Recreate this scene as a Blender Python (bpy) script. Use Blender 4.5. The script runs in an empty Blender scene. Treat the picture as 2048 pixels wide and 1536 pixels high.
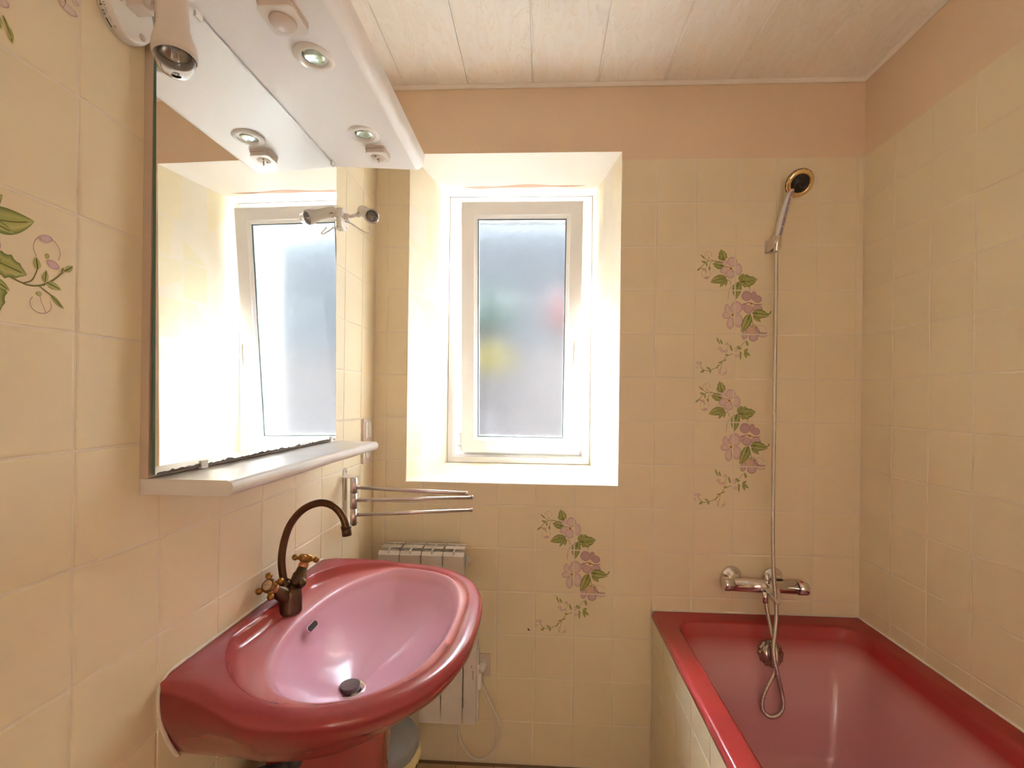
import bpy, bmesh, math, random
from mathutils import Vector, Matrix
from math import sin, cos, pi, radians, sqrt, atan2

random.seed(7)
C = bpy.context.scene.collection
SC = bpy.context.scene

# ------------------------------------------------------------------ camera
H = 1.4335
YAW, PITCH, ROLL = .0463, .0005, -.0129
F_PX = 926.8247
cam_d = bpy.data.cameras.new('camera')
cam = bpy.data.objects.new('camera', cam_d)
C.objects.link(cam)
SC.camera = cam
Rz = Matrix.Rotation(YAW, 3, 'Z'); Rx = Matrix.Rotation(PITCH, 3, 'X'); Ry = Matrix.Rotation(ROLL, 3, 'Y')
RM = Rz @ Rx @ Ry
right, fwd, up = RM.col[0], RM.col[1], RM.col[2]
M4 = Matrix(((right[0], up[0], -fwd[0], 0), (right[1], up[1], -fwd[1], 0), (right[2], up[2], -fwd[2], H), (0, 0, 0, 1)))
cam.matrix_world = M4
cam_d.sensor_fit = 'HORIZONTAL'
cam_d.sensor_width = 36
cam_d.lens = F_PX / 2048 * 36
cam_d.shift_x = (1024 - 1039.174) / 2048
cam_d.shift_y = (794.2425 - 768) / 2048
cam_d.clip_start = .01

# ------------------------------------------------------------------ view, world, lights
SC.view_settings.view_transform = 'Standard'
SC.view_settings.look = 'None'
SC.view_settings.gamma = 1
SC.view_settings.use_curve_mapping = False
SC.view_settings.exposure = 1.12
SC.cycles.use_denoising = True
SC.cycles.max_bounces = 14
SC.cycles.diffuse_bounces = 7
SC.cycles.glossy_bounces = 6
SC.cycles.transmission_bounces = 10
SC.cycles.caustics_reflective = True
SC.cycles.sample_clamp_indirect = 60

world = bpy.data.worlds.new('sky')
SC.world = world
world.use_nodes = True
wn = world.node_tree
bg = wn.nodes['Background']
bg.inputs['Color'].default_value = (.84, .92, 1.0, 1)
bg.inputs['Strength'].default_value = 8

YB, XL, XR, ZC = 1.8094, -.663, 1.2097, 2.655
WY = 2.2045          # room face of the window frame
YR = -1.25           # rear wall

def area(name, loc, rot, sx, sy, power, col=(1, 1, 1), portal=False, spread=180):
    d = bpy.data.lights.new(name, 'AREA'); d.shape = 'RECTANGLE'; d.size = sx; d.size_y = sy
    d.energy = power; d.color = col; d.spread = radians(spread)
    if portal: d.cycles.is_portal = True
    o = bpy.data.objects.new(name, d); C.objects.link(o); o.location = loc; o.rotation_euler = rot
    return o
# portal over the outer window opening, pointing into the room
area('window_portal', (-.108, 2.42, 1.76), (radians(-90), 0, 0), .74, 1.36, 1, portal=True)
# added area lamp that boosts the skylight through the window
area('added_sky_lamp', (-.1, 3.45, 4.3), (radians(-34), 0, 0), 3.4, 2.2, 90, (.86, .93, 1.0), spread=95)
sd = bpy.data.lights.new('sun', 'SUN'); sd.energy = 74; sd.angle = radians(.6); sd.color = (.92, .97, 1.0)
sun = bpy.data.objects.new('sun', sd); C.objects.link(sun); sun.rotation_euler = Vector((.42, -.60, -.88)).to_track_quat('-Z', 'Y').to_euler()
# added fill lamp behind the camera, brightens the room through the doorway
area('rear_fill_lamp', (.45, -1.55, 2.42), (radians(22), 0, 0), .8, .5, 25, (.98, .98, 1.0))

area('rear_fill_uplight', (-.15, -1.5, 1.25), (radians(128), 0, radians(0)), .6, .4, 5.5, (.97, .98, 1.0))  # added unseen uplight, brightens ceiling and canopy from behind the camera
# ------------------------------------------------------------------ materials
def mat(name, col, rough=.5, metal=0., spec=.5, bump=0., bscale=200., vary=0., coat=0., var_obj=0., sheen=0, vcol=False, trans=0., ior=1.45, vscale=8.):
    m = bpy.data.materials.new(name); m.use_nodes = True
    nt = m.node_tree; p = nt.nodes['Principled BSDF']
    c = (col[0], col[1], col[2], 1)
    p.inputs['Base Color'].default_value = c
    p.inputs['Roughness'].default_value = rough
    p.inputs['Metallic'].default_value = metal
    p.inputs['Specular IOR Level'].default_value = spec
    p.inputs['Coat Weight'].default_value = coat
    p.inputs['Coat Roughness'].default_value = .06
    p.inputs['Transmission Weight'].default_value = trans
    p.inputs['IOR'].default_value = ior
    src = None
    if vcol:
        a = nt.nodes.new('ShaderNodeVertexColor'); a.layer_name = 'Col'; src = a.outputs['Color']
    if vary or var_obj:
        tc = nt.nodes.new('ShaderNodeTexCoord'); n = nt.nodes.new('ShaderNodeTexNoise')
        n.inputs['Scale'].default_value = vscale; n.inputs['Detail'].default_value = 4
        nt.links.new(tc.outputs['Object'], n.inputs['Vector'])
        oi = nt.nodes.new('ShaderNodeObjectInfo')
        m1 = nt.nodes.new('ShaderNodeMath'); m1.operation = 'MULTIPLY_ADD'
        m1.inputs[1].default_value = vary * 2; m1.inputs[2].default_value = 1 - vary
        nt.links.new(n.outputs['Fac'], m1.inputs[0])
        m2 = nt.nodes.new('ShaderNodeMath'); m2.operation = 'MULTIPLY_ADD'
        m2.inputs[1].default_value = var_obj; nt.links.new(oi.outputs['Random'], m2.inputs[0])
        nt.links.new(m1.outputs[0], m2.inputs[2])
        hs = nt.nodes.new('ShaderNodeHueSaturation')
        if src: nt.links.new(src, hs.inputs['Color'])
        else: hs.inputs['Color'].default_value = c
        nt.links.new(m2.outputs[0], hs.inputs['Value'])
        src = hs.outputs['Color']
    if src: nt.links.new(src, p.inputs['Base Color'])
    if bump:
        tc = nt.nodes.new('ShaderNodeTexCoord'); n = nt.nodes.new('ShaderNodeTexNoise')
        n.inputs['Scale'].default_value = bscale; n.inputs['Detail'].default_value = 3
        nt.links.new(tc.outputs['Object'], n.inputs['Vector'])
        b = nt.nodes.new('ShaderNodeBump'); b.inputs['Strength'].default_value = bump; b.inputs['Distance'].default_value = .002
        nt.links.new(n.outputs['Fac'], b.inputs['Height']); nt.links.new(b.outputs['Normal'], p.inputs['Normal'])
    return m

TILE_C = (.83, .73, .525)
MT = {}
MT['tile'] = mat('glazed_cream_tile', TILE_C, .38, spec=.4, bump=.12, bscale=30, vary=.012, var_obj=.012)
MT['grout'] = mat('grout', (.84, .76, .64), .85, bump=.3, bscale=400, vary=.06)
MT['dark_grout'] = mat('dark_grout', (.22, .15, .09), .9, bump=.3, bscale=400)
MT['paint'] = mat('peach_paint', (.82, .65, .47), .6, bump=.25, bscale=60, vary=.03)
MT['lintel'] = mat('pale_paint', (.88, .83, .77), .5, bump=.2, bscale=60, vary=.02)
MT['floor_tile'] = mat('floor_tile', (.55, .40, .25), .4, vary=.06, var_obj=.08)
MT['red'] = mat('red_glaze', (.36, .03, .035), .15, coat=.12, vcol=True)
MT['tub'] = mat('tub_glaze', (.36, .03, .035), .22, coat=.2, vcol=True)
MT['pedestal'] = mat('pedestal_glaze', (.29, .045, .045), .14, coat=.4, vary=.03)
MT['white'] = mat('white_lacquer', (.90, .90, .90), .35, vary=.015, bump=.05, bscale=300)
MT['board'] = mat('board_edge', (.58, .46, .36), .5, vary=.04)
MT['shelf'] = mat('shelf_melamine', (.72, .69, .66), .32, vary=.1, vscale=14)
MT['plastic'] = mat('white_plastic', (.82, .80, .76), .35, vary=.01)
MT['taupe'] = mat('aged_plastic', (.66, .56, .48), .4, vary=.02)
MT['lampshade'] = mat('lamp_shade_white', (.74, .67, .61), .45, bump=.05, bscale=400, vary=.02)
MT['upvc'] = mat('window_upvc', (.86, .86, .87), .3, vary=.01)
MT['gasket'] = mat('rubber_gasket', (.10, .16, .17), .5)
MT['rad'] = mat('radiator_enamel', (.74, .70, .66), .35, vary=.01)
MT['dark'] = mat('dark_gap', (.02, .015, .012), .7)
MT['chrome'] = mat('chrome', (.72, .70, .68), .09, metal=1)
MT['chrome_hose'] = mat('chrome_hose', (.62, .58, .54), .22, metal=1)
MT['steel'] = mat('brushed_steel', (.66, .60, .58), .28, metal=1, bump=.05, bscale=500)
MT['brass'] = mat('aged_brass', (.36, .19, .05), .30, metal=1, vary=.25, vscale=60)
MT['bronze'] = mat('dark_bronze', (.12, .075, .045), .36, metal=.9, vary=.35, vscale=45, bump=.1, bscale=150)
MT['copper'] = mat('worn_copper', (.62, .28, .16), .35, metal=.9, vary=.1, vscale=90)
MT['cream_disc'] = mat('cream_disc', (.62, .48, .30), .3)
MT['black'] = mat('black_rubber', (.015, .015, .017), .4)
MT['smoke'] = mat('drain_cap', (.14, .11, .11), .35, metal=.5)
MT['gold'] = mat('worn_gold_ring', (.75, .56, .28), .18, metal=1, vary=.3, vscale=120)
MT['lidgrey'] = mat('grey_bin_lid', (.30, .32, .34), .45, vary=.02)
MT['bin'] = mat('bin_body', (.62, .60, .56), .45)
MT['bag'] = mat('bin_bag', (.80, .72, .42), .5, bump=.4, bscale=60)
MT['silicone'] = mat('silicone', (.80, .72, .62), .5, bump=.2, bscale=200, vary=.12, vscale=60)
MT['print'] = mat('glazed_print', (.5, .5, .3), .28, vcol=True)
MT['ink'] = mat('ink', (.04, .03, .02), .5)
MT['lilac'] = mat('clear_lilac_plastic', (.45, .34, .42), .2, trans=.2)
MT['pipe'] = mat('pipe_grey', (.05, .05, .055), .4)
MT['redbutton'] = mat('red_button', (.45, .01, .02), .3)

def glassmat(name, rough, col=(1, 1, 1, 1), ior=1.45):
    m = bpy.data.materials.new(name); m.use_nodes = True; nt = m.node_tree
    nt.nodes.remove(nt.nodes['Principled BSDF'])
    g = nt.nodes.new('ShaderNodeBsdfGlass'); g.inputs['Roughness'].default_value = rough; g.inputs['Color'].default_value = col; g.inputs['IOR'].default_value = ior
    nt.links.new(g.outputs[0], nt.nodes['Material Output'].inputs['Surface'])
    return m
MT['glass'] = glassmat('clear_glass', 0.0)
MT['lens'] = glassmat('lamp_lens', .08, (.85, .97, .93, 1))
m = bpy.data.materials.new('frosted_glass'); m.use_nodes = True; nt = m.node_tree
nt.nodes.remove(nt.nodes['Principled BSDF'])
g = nt.nodes.new('ShaderNodeBsdfGlass'); g.inputs['Roughness'].default_value = .19; g.inputs['Color'].default_value = (.93, .95, .97, 1)
tr = nt.nodes.new('ShaderNodeBsdfTranslucent'); tr.inputs['Color'].default_value = (.2, .21, .22, 1)
mx = nt.nodes.new('ShaderNodeMixShader'); mx.inputs[0].default_value = .004
no = nt.nodes.new('ShaderNodeTexNoise'); no.inputs['Scale'].default_value = 600
tc = nt.nodes.new('ShaderNodeTexCoord'); nt.links.new(tc.outputs['Object'], no.inputs['Vector'])
bp = nt.nodes.new('ShaderNodeBump'); bp.inputs['Strength'].default_value = .25; bp.inputs['Distance'].default_value = .001
nt.links.new(no.outputs['Fac'], bp.inputs['Height']); nt.links.new(bp.outputs['Normal'], g.inputs['Normal'])
nt.links.new(g.outputs[0], mx.inputs[1]); nt.links.new(tr.outputs[0], mx.inputs[2])
nt.links.new(mx.outputs[0], nt.nodes['Material Output'].inputs['Surface'])
MT['frosted'] = m
m = bpy.data.materials.new('mirror_silver'); m.use_nodes = True; nt = m.node_tree
nt.nodes['Principled BSDF'].inputs['Metallic'].default_value = 1
nt.nodes['Principled BSDF'].inputs['Roughness'].default_value = 0
nt.nodes['Principled BSDF'].inputs['Base Color'].default_value = (.93, .95, .94, 1)
MT['mirror'] = m
MT['mirror_edge'] = mat('mirror_glass_edge', (.10, .20, .17), .15)
MT['mirror_wear'] = mat('mirror_desilvered', (.10, .085, .075), .6, vary=.3, vscale=200)
# ceiling: cream PVC with faint marble veins
m = mat('marbled_pvc', (.86, .78, .68), .33); nt = m.node_tree
tc = nt.nodes.new('ShaderNodeTexCoord'); mp = nt.nodes.new('ShaderNodeMapping'); mp.inputs['Scale'].default_value = (7, 2.0, 1); mp.inputs['Rotation'].default_value = (0, 0, .5)
w = nt.nodes.new('ShaderNodeTexNoise'); w.inputs['Scale'].default_value = 3.0; w.inputs['Detail'].default_value = 7; w.inputs['Distortion'].default_value = 1.6
cr = nt.nodes.new('ShaderNodeValToRGB')
cr.color_ramp.elements[0].position = .38; cr.color_ramp.elements[0].color = (.93, .90, .86, 1)
cr.color_ramp.elements[1].position = .62; cr.color_ramp.elements[1].color = (.91, .865, .80, 1)
e = cr.color_ramp.elements.new(.50); e.color = (.92, .885, .835, 1)
e = cr.color_ramp.elements.new(.515); e.color = (.86, .775, .67, 1)
e = cr.color_ramp.elements.new(.53); e.color = (.92, .88, .825, 1)
nt.links.new(tc.outputs['Object'], mp.inputs['Vector']); nt.links.new(mp.outputs[0], w.inputs['Vector']); nt.links.new(w.outputs['Fac'], cr.inputs[0])
nt.links.new(cr.outputs[0], nt.nodes['Principled BSDF'].inputs['Base Color'])
MT['pvc'] = m

# ------------------------------------------------------------------ mesh helpers
class MB:
    def __init__(s): s.v = []; s.f = []; s.c = []; s.sm = []
    def add(s, vs, fs, smooth=False, col=None):
        b = len(s.v); s.v += [tuple(p) for p in vs]
        for f in fs: s.f.append(tuple(i + b for i in f)); s.sm.append(smooth)
        s.c += ([col] * len(vs)) if not isinstance(col, list) else col
        return s
    def box(s, a, b, **k):
        x0, y0, z0 = a; x1, y1, z1 = b
        return s.add([(x0,y0,z0),(x1,y0,z0),(x1,y1,z0),(x0,y1,z0),(x0,y0,z1),(x1,y0,z1),(x1,y1,z1),(x0,y1,z1)],
              [(0,3,2,1),(4,5,6,7),(0,1,5,4),(1,2,6,5),(2,3,7,6),(3,0,4,7)], **k)
    def rings(s, rings, closed=True, cap0=False, cap1=False, smooth=True, cols=None, flip=False):
        n = len(rings[0]); vs = [p for r in rings for p in r]; fs = []
        for i in range(len(rings) - 1):
            for j in range(n if closed else n - 1):
                k = (j + 1) % n
                q = (i*n+j, i*n+k, (i+1)*n+k, (i+1)*n+j)
                fs.append(q[::-1] if flip else q)
        if cap0: fs.append(tuple(range(n))[::-1] if not flip else tuple(range(n)))
        if cap1: fs.append(tuple((len(rings)-1)*n + j for j in range(n)) if not flip else tuple((len(rings)-1)*n + j for j in range(n))[::-1])
        cc = [c for c, r in zip(cols, rings) for _ in r] if cols else None
        return s.add(vs, fs, smooth=smooth, col=cc)
    def lathe(s, prof, mtx=None, n=32, smooth=True, cap0=False, cap1=False, lobes=0, amp=0):
        """prof: (radius, height) along local z"""
        mtx = mtx or Matrix()
        rs = []
        for r, h in prof:
            rs.append([tuple(mtx @ Vector((r*(1+amp*cos(lobes*2*pi*j/n))*cos(2*pi*j/n), r*(1+amp*cos(lobes*2*pi*j/n))*sin(2*pi*j/n), h))) for j in range(n)])
        return s.rings(rs, smooth=smooth, cap0=cap0, cap1=cap1)
    def tube(s, pts, r, n=12, cap=True, smooth=True):
        pts = [Vector(p) for p in pts]; rs = []
        t0 = (pts[1] - pts[0]).normalized()
        ref = Vector((0, 0, 1)) if abs(t0.z) < .9 else Vector((1, 0, 0))
        nrm = t0.cross(ref).normalized()
        for i, p in enumerate(pts):
            t = (pts[min(i+1, len(pts)-1)] - pts[max(i-1, 0)]).normalized()
            nrm = (nrm - t * nrm.dot(t)).normalized(); b = t.cross(nrm)
            rr = r[i] if isinstance(r, (list, tuple)) else r
            rs.append([tuple(p + (nrm*cos(2*pi*j/n) + b*sin(2*pi*j/n))*rr) for j in range(n)])
        return s.rings(rs, cap0=cap, cap1=cap, smooth=smooth)
    def cyl(s, a, b, r, n=20, r2=None):
        return s.tube([a, b], [r, r if r2 is None else r2], n=n)
    def ball(s, c, r, n=14, sc=(1,1,1)):
        rs = []
        for i in range(1, n):
            t = pi*i/n
            rs.append([(c[0]+r*sc[0]*sin(t)*cos(2*pi*j/(2*n)), c[1]+r*sc[1]*sin(t)*sin(2*pi*j/(2*n)), c[2]-r*sc[2]*cos(t)) for j in range(2*n)])
        return s.rings(rs, cap0=True, cap1=True)
    def prism(s, poly, f, depth0, depth1, smooth=False):
        """poly 2D ccw; f(u,v,d)->point"""
        n = len(poly)
        vs = [f(u, v, depth0) for u, v in poly] + [f(u, v, depth1) for u, v in poly]
        fs = [tuple(range(n))[::-1], tuple(range(n, 2*n))] + [(i, (i+1) % n, n+(i+1) % n, n+i) for i in range(n)]
        return s.add(vs, fs, smooth=smooth)
    def mesh(s, name, m):
        me = bpy.data.meshes.new(name); me.from_pydata(s.v, [], s.f)
        me.polygons.foreach_set('use_smooth', s.sm)
        if any(c is not None for c in s.c):
            a = me.color_attributes.new('Col', 'FLOAT_COLOR', 'POINT')
            for i, c in enumerate(s.c): a.data[i].color = (*(c or (1, 1, 1)), 1)
        for mm in (m if isinstance(m, (list, tuple)) else [m]): me.materials.append(mm)
        me.update()
        return me
    def build(s, name, m, parent=None, bevel=0, seg=2, auto=None):
        me = s.mesh(name, m)
        bm = bmesh.new(); bm.from_mesh(me); bmesh.ops.recalc_face_normals(bm, faces=bm.faces)
        if bevel:
            es = [e for e in bm.edges if len(e.link_faces) == 2 and e.calc_face_angle(0) > .6]
            bmesh.ops.bevel(bm, geom=es, offset=bevel, segments=seg, affect='EDGES', profile=.7, clamp_overlap=True)
            for f in bm.faces: f.smooth = False
        bm.to_mesh(me); bm.free()
        return link(name, me, parent)

def link(name, me, parent=None):
    o = bpy.data.objects.new(name, me); C.objects.link(o)
    if parent: o.parent = parent; o.matrix_parent_inverse = parent.matrix_world.inverted() if parent.type != 'EMPTY' else Matrix.Translation(-parent.location)
    return o
def tag(o, label=None, cat=None, group=None, kind=None):
    if label: o['label'] = label
    if cat: o['category'] = cat
    if group: o['group'] = group
    if kind: o['kind'] = kind
    return o
def thing(name, label, cat, loc=(0, 0, 0), group=None):
    o = bpy.data.objects.new(name, None); C.objects.link(o); o.location = loc; o.empty_display_size = .05
    return tag(o, label, cat, group)
def struct(name, mb, m, parent=None, **k):
    o = mb.build(name, m, parent, **k)
    if not parent: o['kind'] = 'structure'
    return o
def catmull(pts, k=8):
    P = [Vector(p) for p in pts]; P = [P[0]*2 - P[1]] + P + [P[-1]*2 - P[-2]]; out = []
    for i in range(1, len(P) - 2):
        a, b, c, d = P[i-1:i+3]
        for j in range(k):
            t = j / k
            out.append(.5*((2*b) + (c-a)*t + (2*a-5*b+4*c-d)*t*t + (3*b-a-3*c+d)*t**3))
    out.append(P[-2]); return out
def axis_mtx(o, d, upv=(0, 0, 1)):
    d = Vector(d).normalized(); q = d.to_track_quat('Z', 'Y')
    return Matrix.Translation(Vector(o)) @ q.to_matrix().to_4x4()
def rrect(x0, y0, x1, y1, r, k=5):
    out = []
    for cx, cy, a in ((x1-r, y1-r, 0), (x0+r, y1-r, 90), (x0+r, y0+r, 180), (x1-r, y0+r, 270)):
        for j in range(k + 1):
            t = radians(a + 90*j/k); out.append((cx + r*cos(t), cy + r*sin(t)))
    return out

# ------------------------------------------------------------------ tiles
TW, TH, JG = .15, .1685, .0036
Z0 = H + .7571                    # joint row 0
def rowz(r): return Z0 - r*TH
tile_cache = {}
def offset_poly(poly, d):
    n = len(poly); out = []
    for i in range(n):
        p, a, b = Vector(poly[i]), Vector(poly[i-1]), Vector(poly[(i+1) % n])
        e1 = (p-a).normalized(); e2 = (b-p).normalized()
        n1 = Vector((-e1.y, e1.x)); n2 = Vector((-e2.y, e2.x))
        out.append(tuple(p + (n1 + n2) * d / (1 + n1.dot(n2))))
    return out
def place_tile(parent, poly, O, U, V, N, m, name='tile'):
    """poly: ccw corners in wall coords (joint lines); tile face lies in the wall plane, grout 1.5 mm behind"""
    poly = offset_poly(poly, JG/2)
    cu = sum(p[0] for p in poly)/len(poly); cv = sum(p[1] for p in poly)/len(poly)
    loc = [(round(p[0]-cu, 4), round(p[1]-cv, 4)) for p in poly]
    key = (tuple(loc), m.name)
    if key not in tile_cache:
        mb = MB(); n = len(loc)
        r0 = [(x, y, -.005) for x, y in loc]
        r1 = [(x, y, -.0009) for x, y in loc]
        r2 = [(x, y, -.0003) for x, y in offset_poly(loc, .0007)]
        r3 = [(x, y, 0) for x, y in offset_poly(loc, .0030)]
        mb.rings([r0, r1, r2, r3], smooth=False, cap1=True)
        tile_cache[key] = mb.mesh('tile', m)
    o = bpy.data.objects.new(name, tile_cache[key]); C.objects.link(o)
    j = [random.gauss(0, .0011) for _ in range(2)]
    Nn = (N + U*j[0] + V*j[1]).normalized(); Uu = (U - Nn*U.dot(Nn)).normalized(); Vv = Nn.cross(Uu)
    P = O + U*cu + V*cv + N*random.uniform(-.0003, 0)
    mw = Matrix(((Uu[0], Vv[0], Nn[0], P[0]), (Uu[1], Vv[1], Nn[1], P[1]), (Uu[2], Vv[2], Nn[2], P[2]), (0, 0, 0, 1)))
    o.parent = parent; o.matrix_world = mw
    return o
def tile_grid(parent, us, vs, O, U, V, N, m, hole=None):
    for i in range(len(us)-1):
        for j in range(len(vs)-1):
            a, b, c, d = us[i], us[i+1], vs[j], vs[j+1]
            if hole:
                h0, h1, k0, k1 = hole
                ix0, ix1, iy0, iy1 = max(a, h0), min(b, h1), max(c, k0), min(d, k1)
                if ix1 > ix0 + 1e-6 and iy1 > iy0 + 1e-6:
                    fx = ix0 <= a + 1e-6 and ix1 >= b - 1e-6; fy = iy0 <= c + 1e-6 and iy1 >= d - 1e-6
                    if fx and fy: continue
                    if fx:
                        if iy0 > c + .004: place_tile(parent, [(a,c),(b,c),(b,iy0),(a,iy0)], O, U, V, N, m)
                        if iy1 < d - .004: place_tile(parent, [(a,iy1),(b,iy1),(b,d),(a,d)], O, U, V, N, m)
                        continue
                    if fy:
                        if ix0 > a + .004: place_tile(parent, [(a,c),(ix0,c),(ix0,d),(a,d)], O, U, V, N, m)
                        if ix1 < b - .004: place_tile(parent, [(ix1,c),(b,c),(b,d),(ix1,d)], O, U, V, N, m)
                        continue
                    L = ix0 > a + 1e-6; B = iy0 > c + 1e-6
                    if L and B: poly = [(a,c),(b,c),(b,iy0),(ix0,iy0),(ix0,d),(a,d)]
                    elif L: poly = [(a,c),(ix0,c),(ix0,iy1),(b,iy1),(b,d),(a,d)]
                    elif B: poly = [(a,c),(b,c),(b,d),(ix1,d),(ix1,iy0),(a,iy0)]
                    else: poly = [(ix1,c),(b,c),(b,d),(a,d),(a,iy1),(ix1,iy1)]
                    place_tile(parent, poly, O, U, V, N, m); continue
            place_tile(parent, [(a,c),(b,c),(b,d),(a,d)], O, U, V, N, m)

X_, Y_, Z_ = Vector((1,0,0)), Vector((0,1,0)), Vector((0,0,1))
G = .0014                                # grout recess
ZT = rowz(-1)                            # top of the tiling
# window opening (front) and its back outline on the frame
OF = (-.5290, .3015, 1.0960, 2.3905)
OB = (-.4480, .2330, 1.1180, 2.3905)

# ---- back wall with splayed opening
def wall_back():
    mb = MB(); x0, x1, z0, z1 = OF; bx0, bx1, bz0, bz1 = OB
    y = YB + G; YO = 2.48
    F = []
    def q(a, b, c, d, mi): mb.add([a, b, c, d], [(0, 1, 2, 3)]); F.append(mi)
    Xa, Xb = XL-.1, XR+.1
    q((Xa,y,-.02),(Xb,y,-.02),(Xb,y,z0),(Xa,y,z0), 0)
    q((Xa,y,z0),(x0,y,z0),(x0,y,ZT),(Xa,y,ZT), 0)
    q((x1,y,z0),(Xb,y,z0),(Xb,y,ZT),(x1,y,ZT), 0)
    q((Xa,y,ZT),(x0,y,ZT),(x0,y,2.72),(Xa,y,2.72), 1)
    q((x0,y,z1),(x1,y,z1),(x1,y,2.72),(x0,y,2.72), 1)
    q((x1,y,ZT),(Xb,y,ZT),(Xb,y,2.72),(x1,y,2.72), 1)
    # reveal
    q((x0,y,z0),(bx0,WY,bz0),(bx0,WY,bz1),(x0,y,z1), 0)
    q((x1,y,z0),(bx1,WY,bz0),(bx1,WY,bz1),(x1,y,z1), 0)
    q((x0,y,z0),(x1,y,z0),(bx1,WY,bz0),(bx0,WY,bz0), 0)
    q((x0,y,z1),(x1,y,z1),(bx1,WY,bz1),(bx0,WY,bz1), 2)
    # outer reveal and outer face
    q((bx0,WY,bz0),(bx0,YO,bz0),(bx0,YO,bz1),(bx0,WY,bz1), 2)
    q((bx1,WY,bz0),(bx1,YO,bz0),(bx1,YO,bz1),(bx1,WY,bz1), 2)
    q((bx0,WY,bz0),(bx1,WY,bz0),(bx1,YO,bz0),(bx0,YO,bz0), 2)
    q((bx0,WY,bz1),(bx1,WY,bz1),(bx1,YO,bz1),(bx0,YO,bz1), 2)
    q((Xa,YO,-.02),(Xb,YO,-.02),(Xb,YO,bz0),(Xa,YO,bz0), 2)
    q((Xa,YO,bz0),(bx0,YO,bz0),(bx0,YO,bz1),(Xa,YO,bz1), 2)
    q((bx1,YO,bz0),(Xb,YO,bz0),(Xb,YO,bz1),(bx1,YO,bz1), 2)
    q((Xa,YO,bz1),(Xb,YO,bz1),(Xb,YO,2.72),(Xa,YO,2.72), 2)
    me = mb.mesh('wall_back', [MT['grout'], MT['paint'], MT['lintel']])
    for p, i in zip(me.polygons, F): p.material_index = i
    o = link('wall_back', me); o['kind'] = 'structure'
    # tiles: front face, seen from -Y: U=+X, V=+Z, N=-Y
    xj = -.3139 - .3                     # first vertical joint left
    us = [XL] + [xj + TW*i for i in range(13)] + [XR]
    vs = [0.0] + [rowz(r) for r in range(12, -2, -1)]
    tile_grid(o, us, vs, Vector((0, YB, 0)), X_, Z_, -Y_, MT['tile'], hole=OF)
    # reveal sides
    for side in (0, 1):
        a = Vector(((x0, x1)[side], YB, 0)); b = Vector(((bx0, bx1)[side], WY, 0))
        U = (b - a); ln = U.length; U.normalize()
        N = Vector((U.y, -U.x, 0)) if side == 0 else Vector((-U.y, U.x, 0))
        k = ln/(WY-YB)
        ys = [0, .1385*k, .281*k, ln] if side == 0 else [0, .105*k, .225*k, ln]
        vv = [z0+.004] + [rowz(r) for r in range(6, -1, -1)] + [z1]
        if side == 0: tile_grid(o, ys, vv, a, U, Z_, N, MT['tile'])
        else: tile_grid(o, [-t for t in ys][::-1], vv, a, -U, Z_, N, MT['tile'])
    # sill tiles
    V = Vector((0, WY-YB, bz0-z0)); ln = V.length; V.normalize(); N = X_.cross(V)
    vv = [0, .112, .262, ln]
    sx = [x0] + [xj + TW*i for i in range(1, 7)] + [x1]
    for i in range(len(sx)-1):
        for j in range(3):
            def xc(x, v):
                t = v/ln; lo = x0 + (bx0-x0)*t + .003; hi = x1 + (bx1-x1)*t - .003
                return max(lo, min(hi, x))
            p = [(xc(sx[i], vv[j]), vv[j]), (xc(sx[i+1], vv[j]), vv[j]), (xc(sx[i+1], vv[j+1]), vv[j+1]), (xc(sx[i], vv[j+1]), vv[j+1])]
            if p[2][0]-p[3][0] < .012: p = p[:3] if p[1][0]-p[0][0] > .02 else None
            if p and p[1][0]-p[0][0] > .012: place_tile(o, p, Vector((0, YB, z0)), X_, V, N, MT['tile'])
    return o
WB = wall_back()
# closed body behind the side walls so no light leaks round the window
# ---- left wall, seen from +X: U = -Y?  use U=+Y, V=Z -> N must be +X = U x V
def side_wall(name, X, sgn, y0, ybreak, k0):
    mb = MB(); xg = X - sgn*G
    mb.box((min(xg, X - sgn*.1), YR, -.02), (max(xg, X - sgn*.1), YB+.0014, ZT))
    n1 = len(mb.f)
    mb.box((min(xg, X - sgn*.1), YR, ZT), (max(xg, X - sgn*.1), YB+.0014, 2.72))
    me = mb.mesh(name, [MT['grout'], MT['paint']])
    for i, p in enumerate(me.polygons): p.material_index = 0 if i < n1 else 1
    o = link(name, me); o['kind'] = 'structure'
    vs = [0.0] + [rowz(r) for r in range(12, -2, -1)]
    ys = [ybreak + TW*i for i in range(-k0, 20) if ybreak + TW*i < YB - .01] + [YB]
    if sgn > 0: tile_grid(o, ys, vs, Vector((X, 0, 0)), Y_, Z_, X_, MT['tile'])
    else: tile_grid(o, [-y for y in ys][::-1], vs, Vector((X, 0, 0)), -Y_, Z_, -X_, MT['tile'])
    return o
WL = side_wall('wall_left', XL, 1, YR, .6304, 6)
WR = side_wall('wall_right', XR, -1, YR, 1.6544 - 12*TW, 1)

# ---- rear wall with doorway to the lit hallway (behind the camera)
mb = MB()
for a, b in (((XL-.1, YR-.12, -.02), (-.05, YR, 2.72)), ((.85, YR-.12, -.02), (XR+.1, YR, 2.72)), ((-.05, YR-.12, 2.05), (.85, YR, 2.72))): mb.box(a, b)
struct('wall_rear', mb, MT['paint'])
mb = MB()
mb.box((XL-.1, YR-1.0, -.02), (XR+.1, YR-.95, 2.72)); mb.box((XL-.15, YR-1, -.02), (XL-.1, YR, 2.72)); mb.box((XR+.1, YR-1, -.02), (XR+.15, YR, 2.72))
mb.box((XL-.1, YR-1, 2.66), (XR+.1, YR, 2.72))
struct('wall_hallway', mb, mat('hall_paint', (.8, .72, .62), .6, bump=.1, bscale=60))

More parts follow.
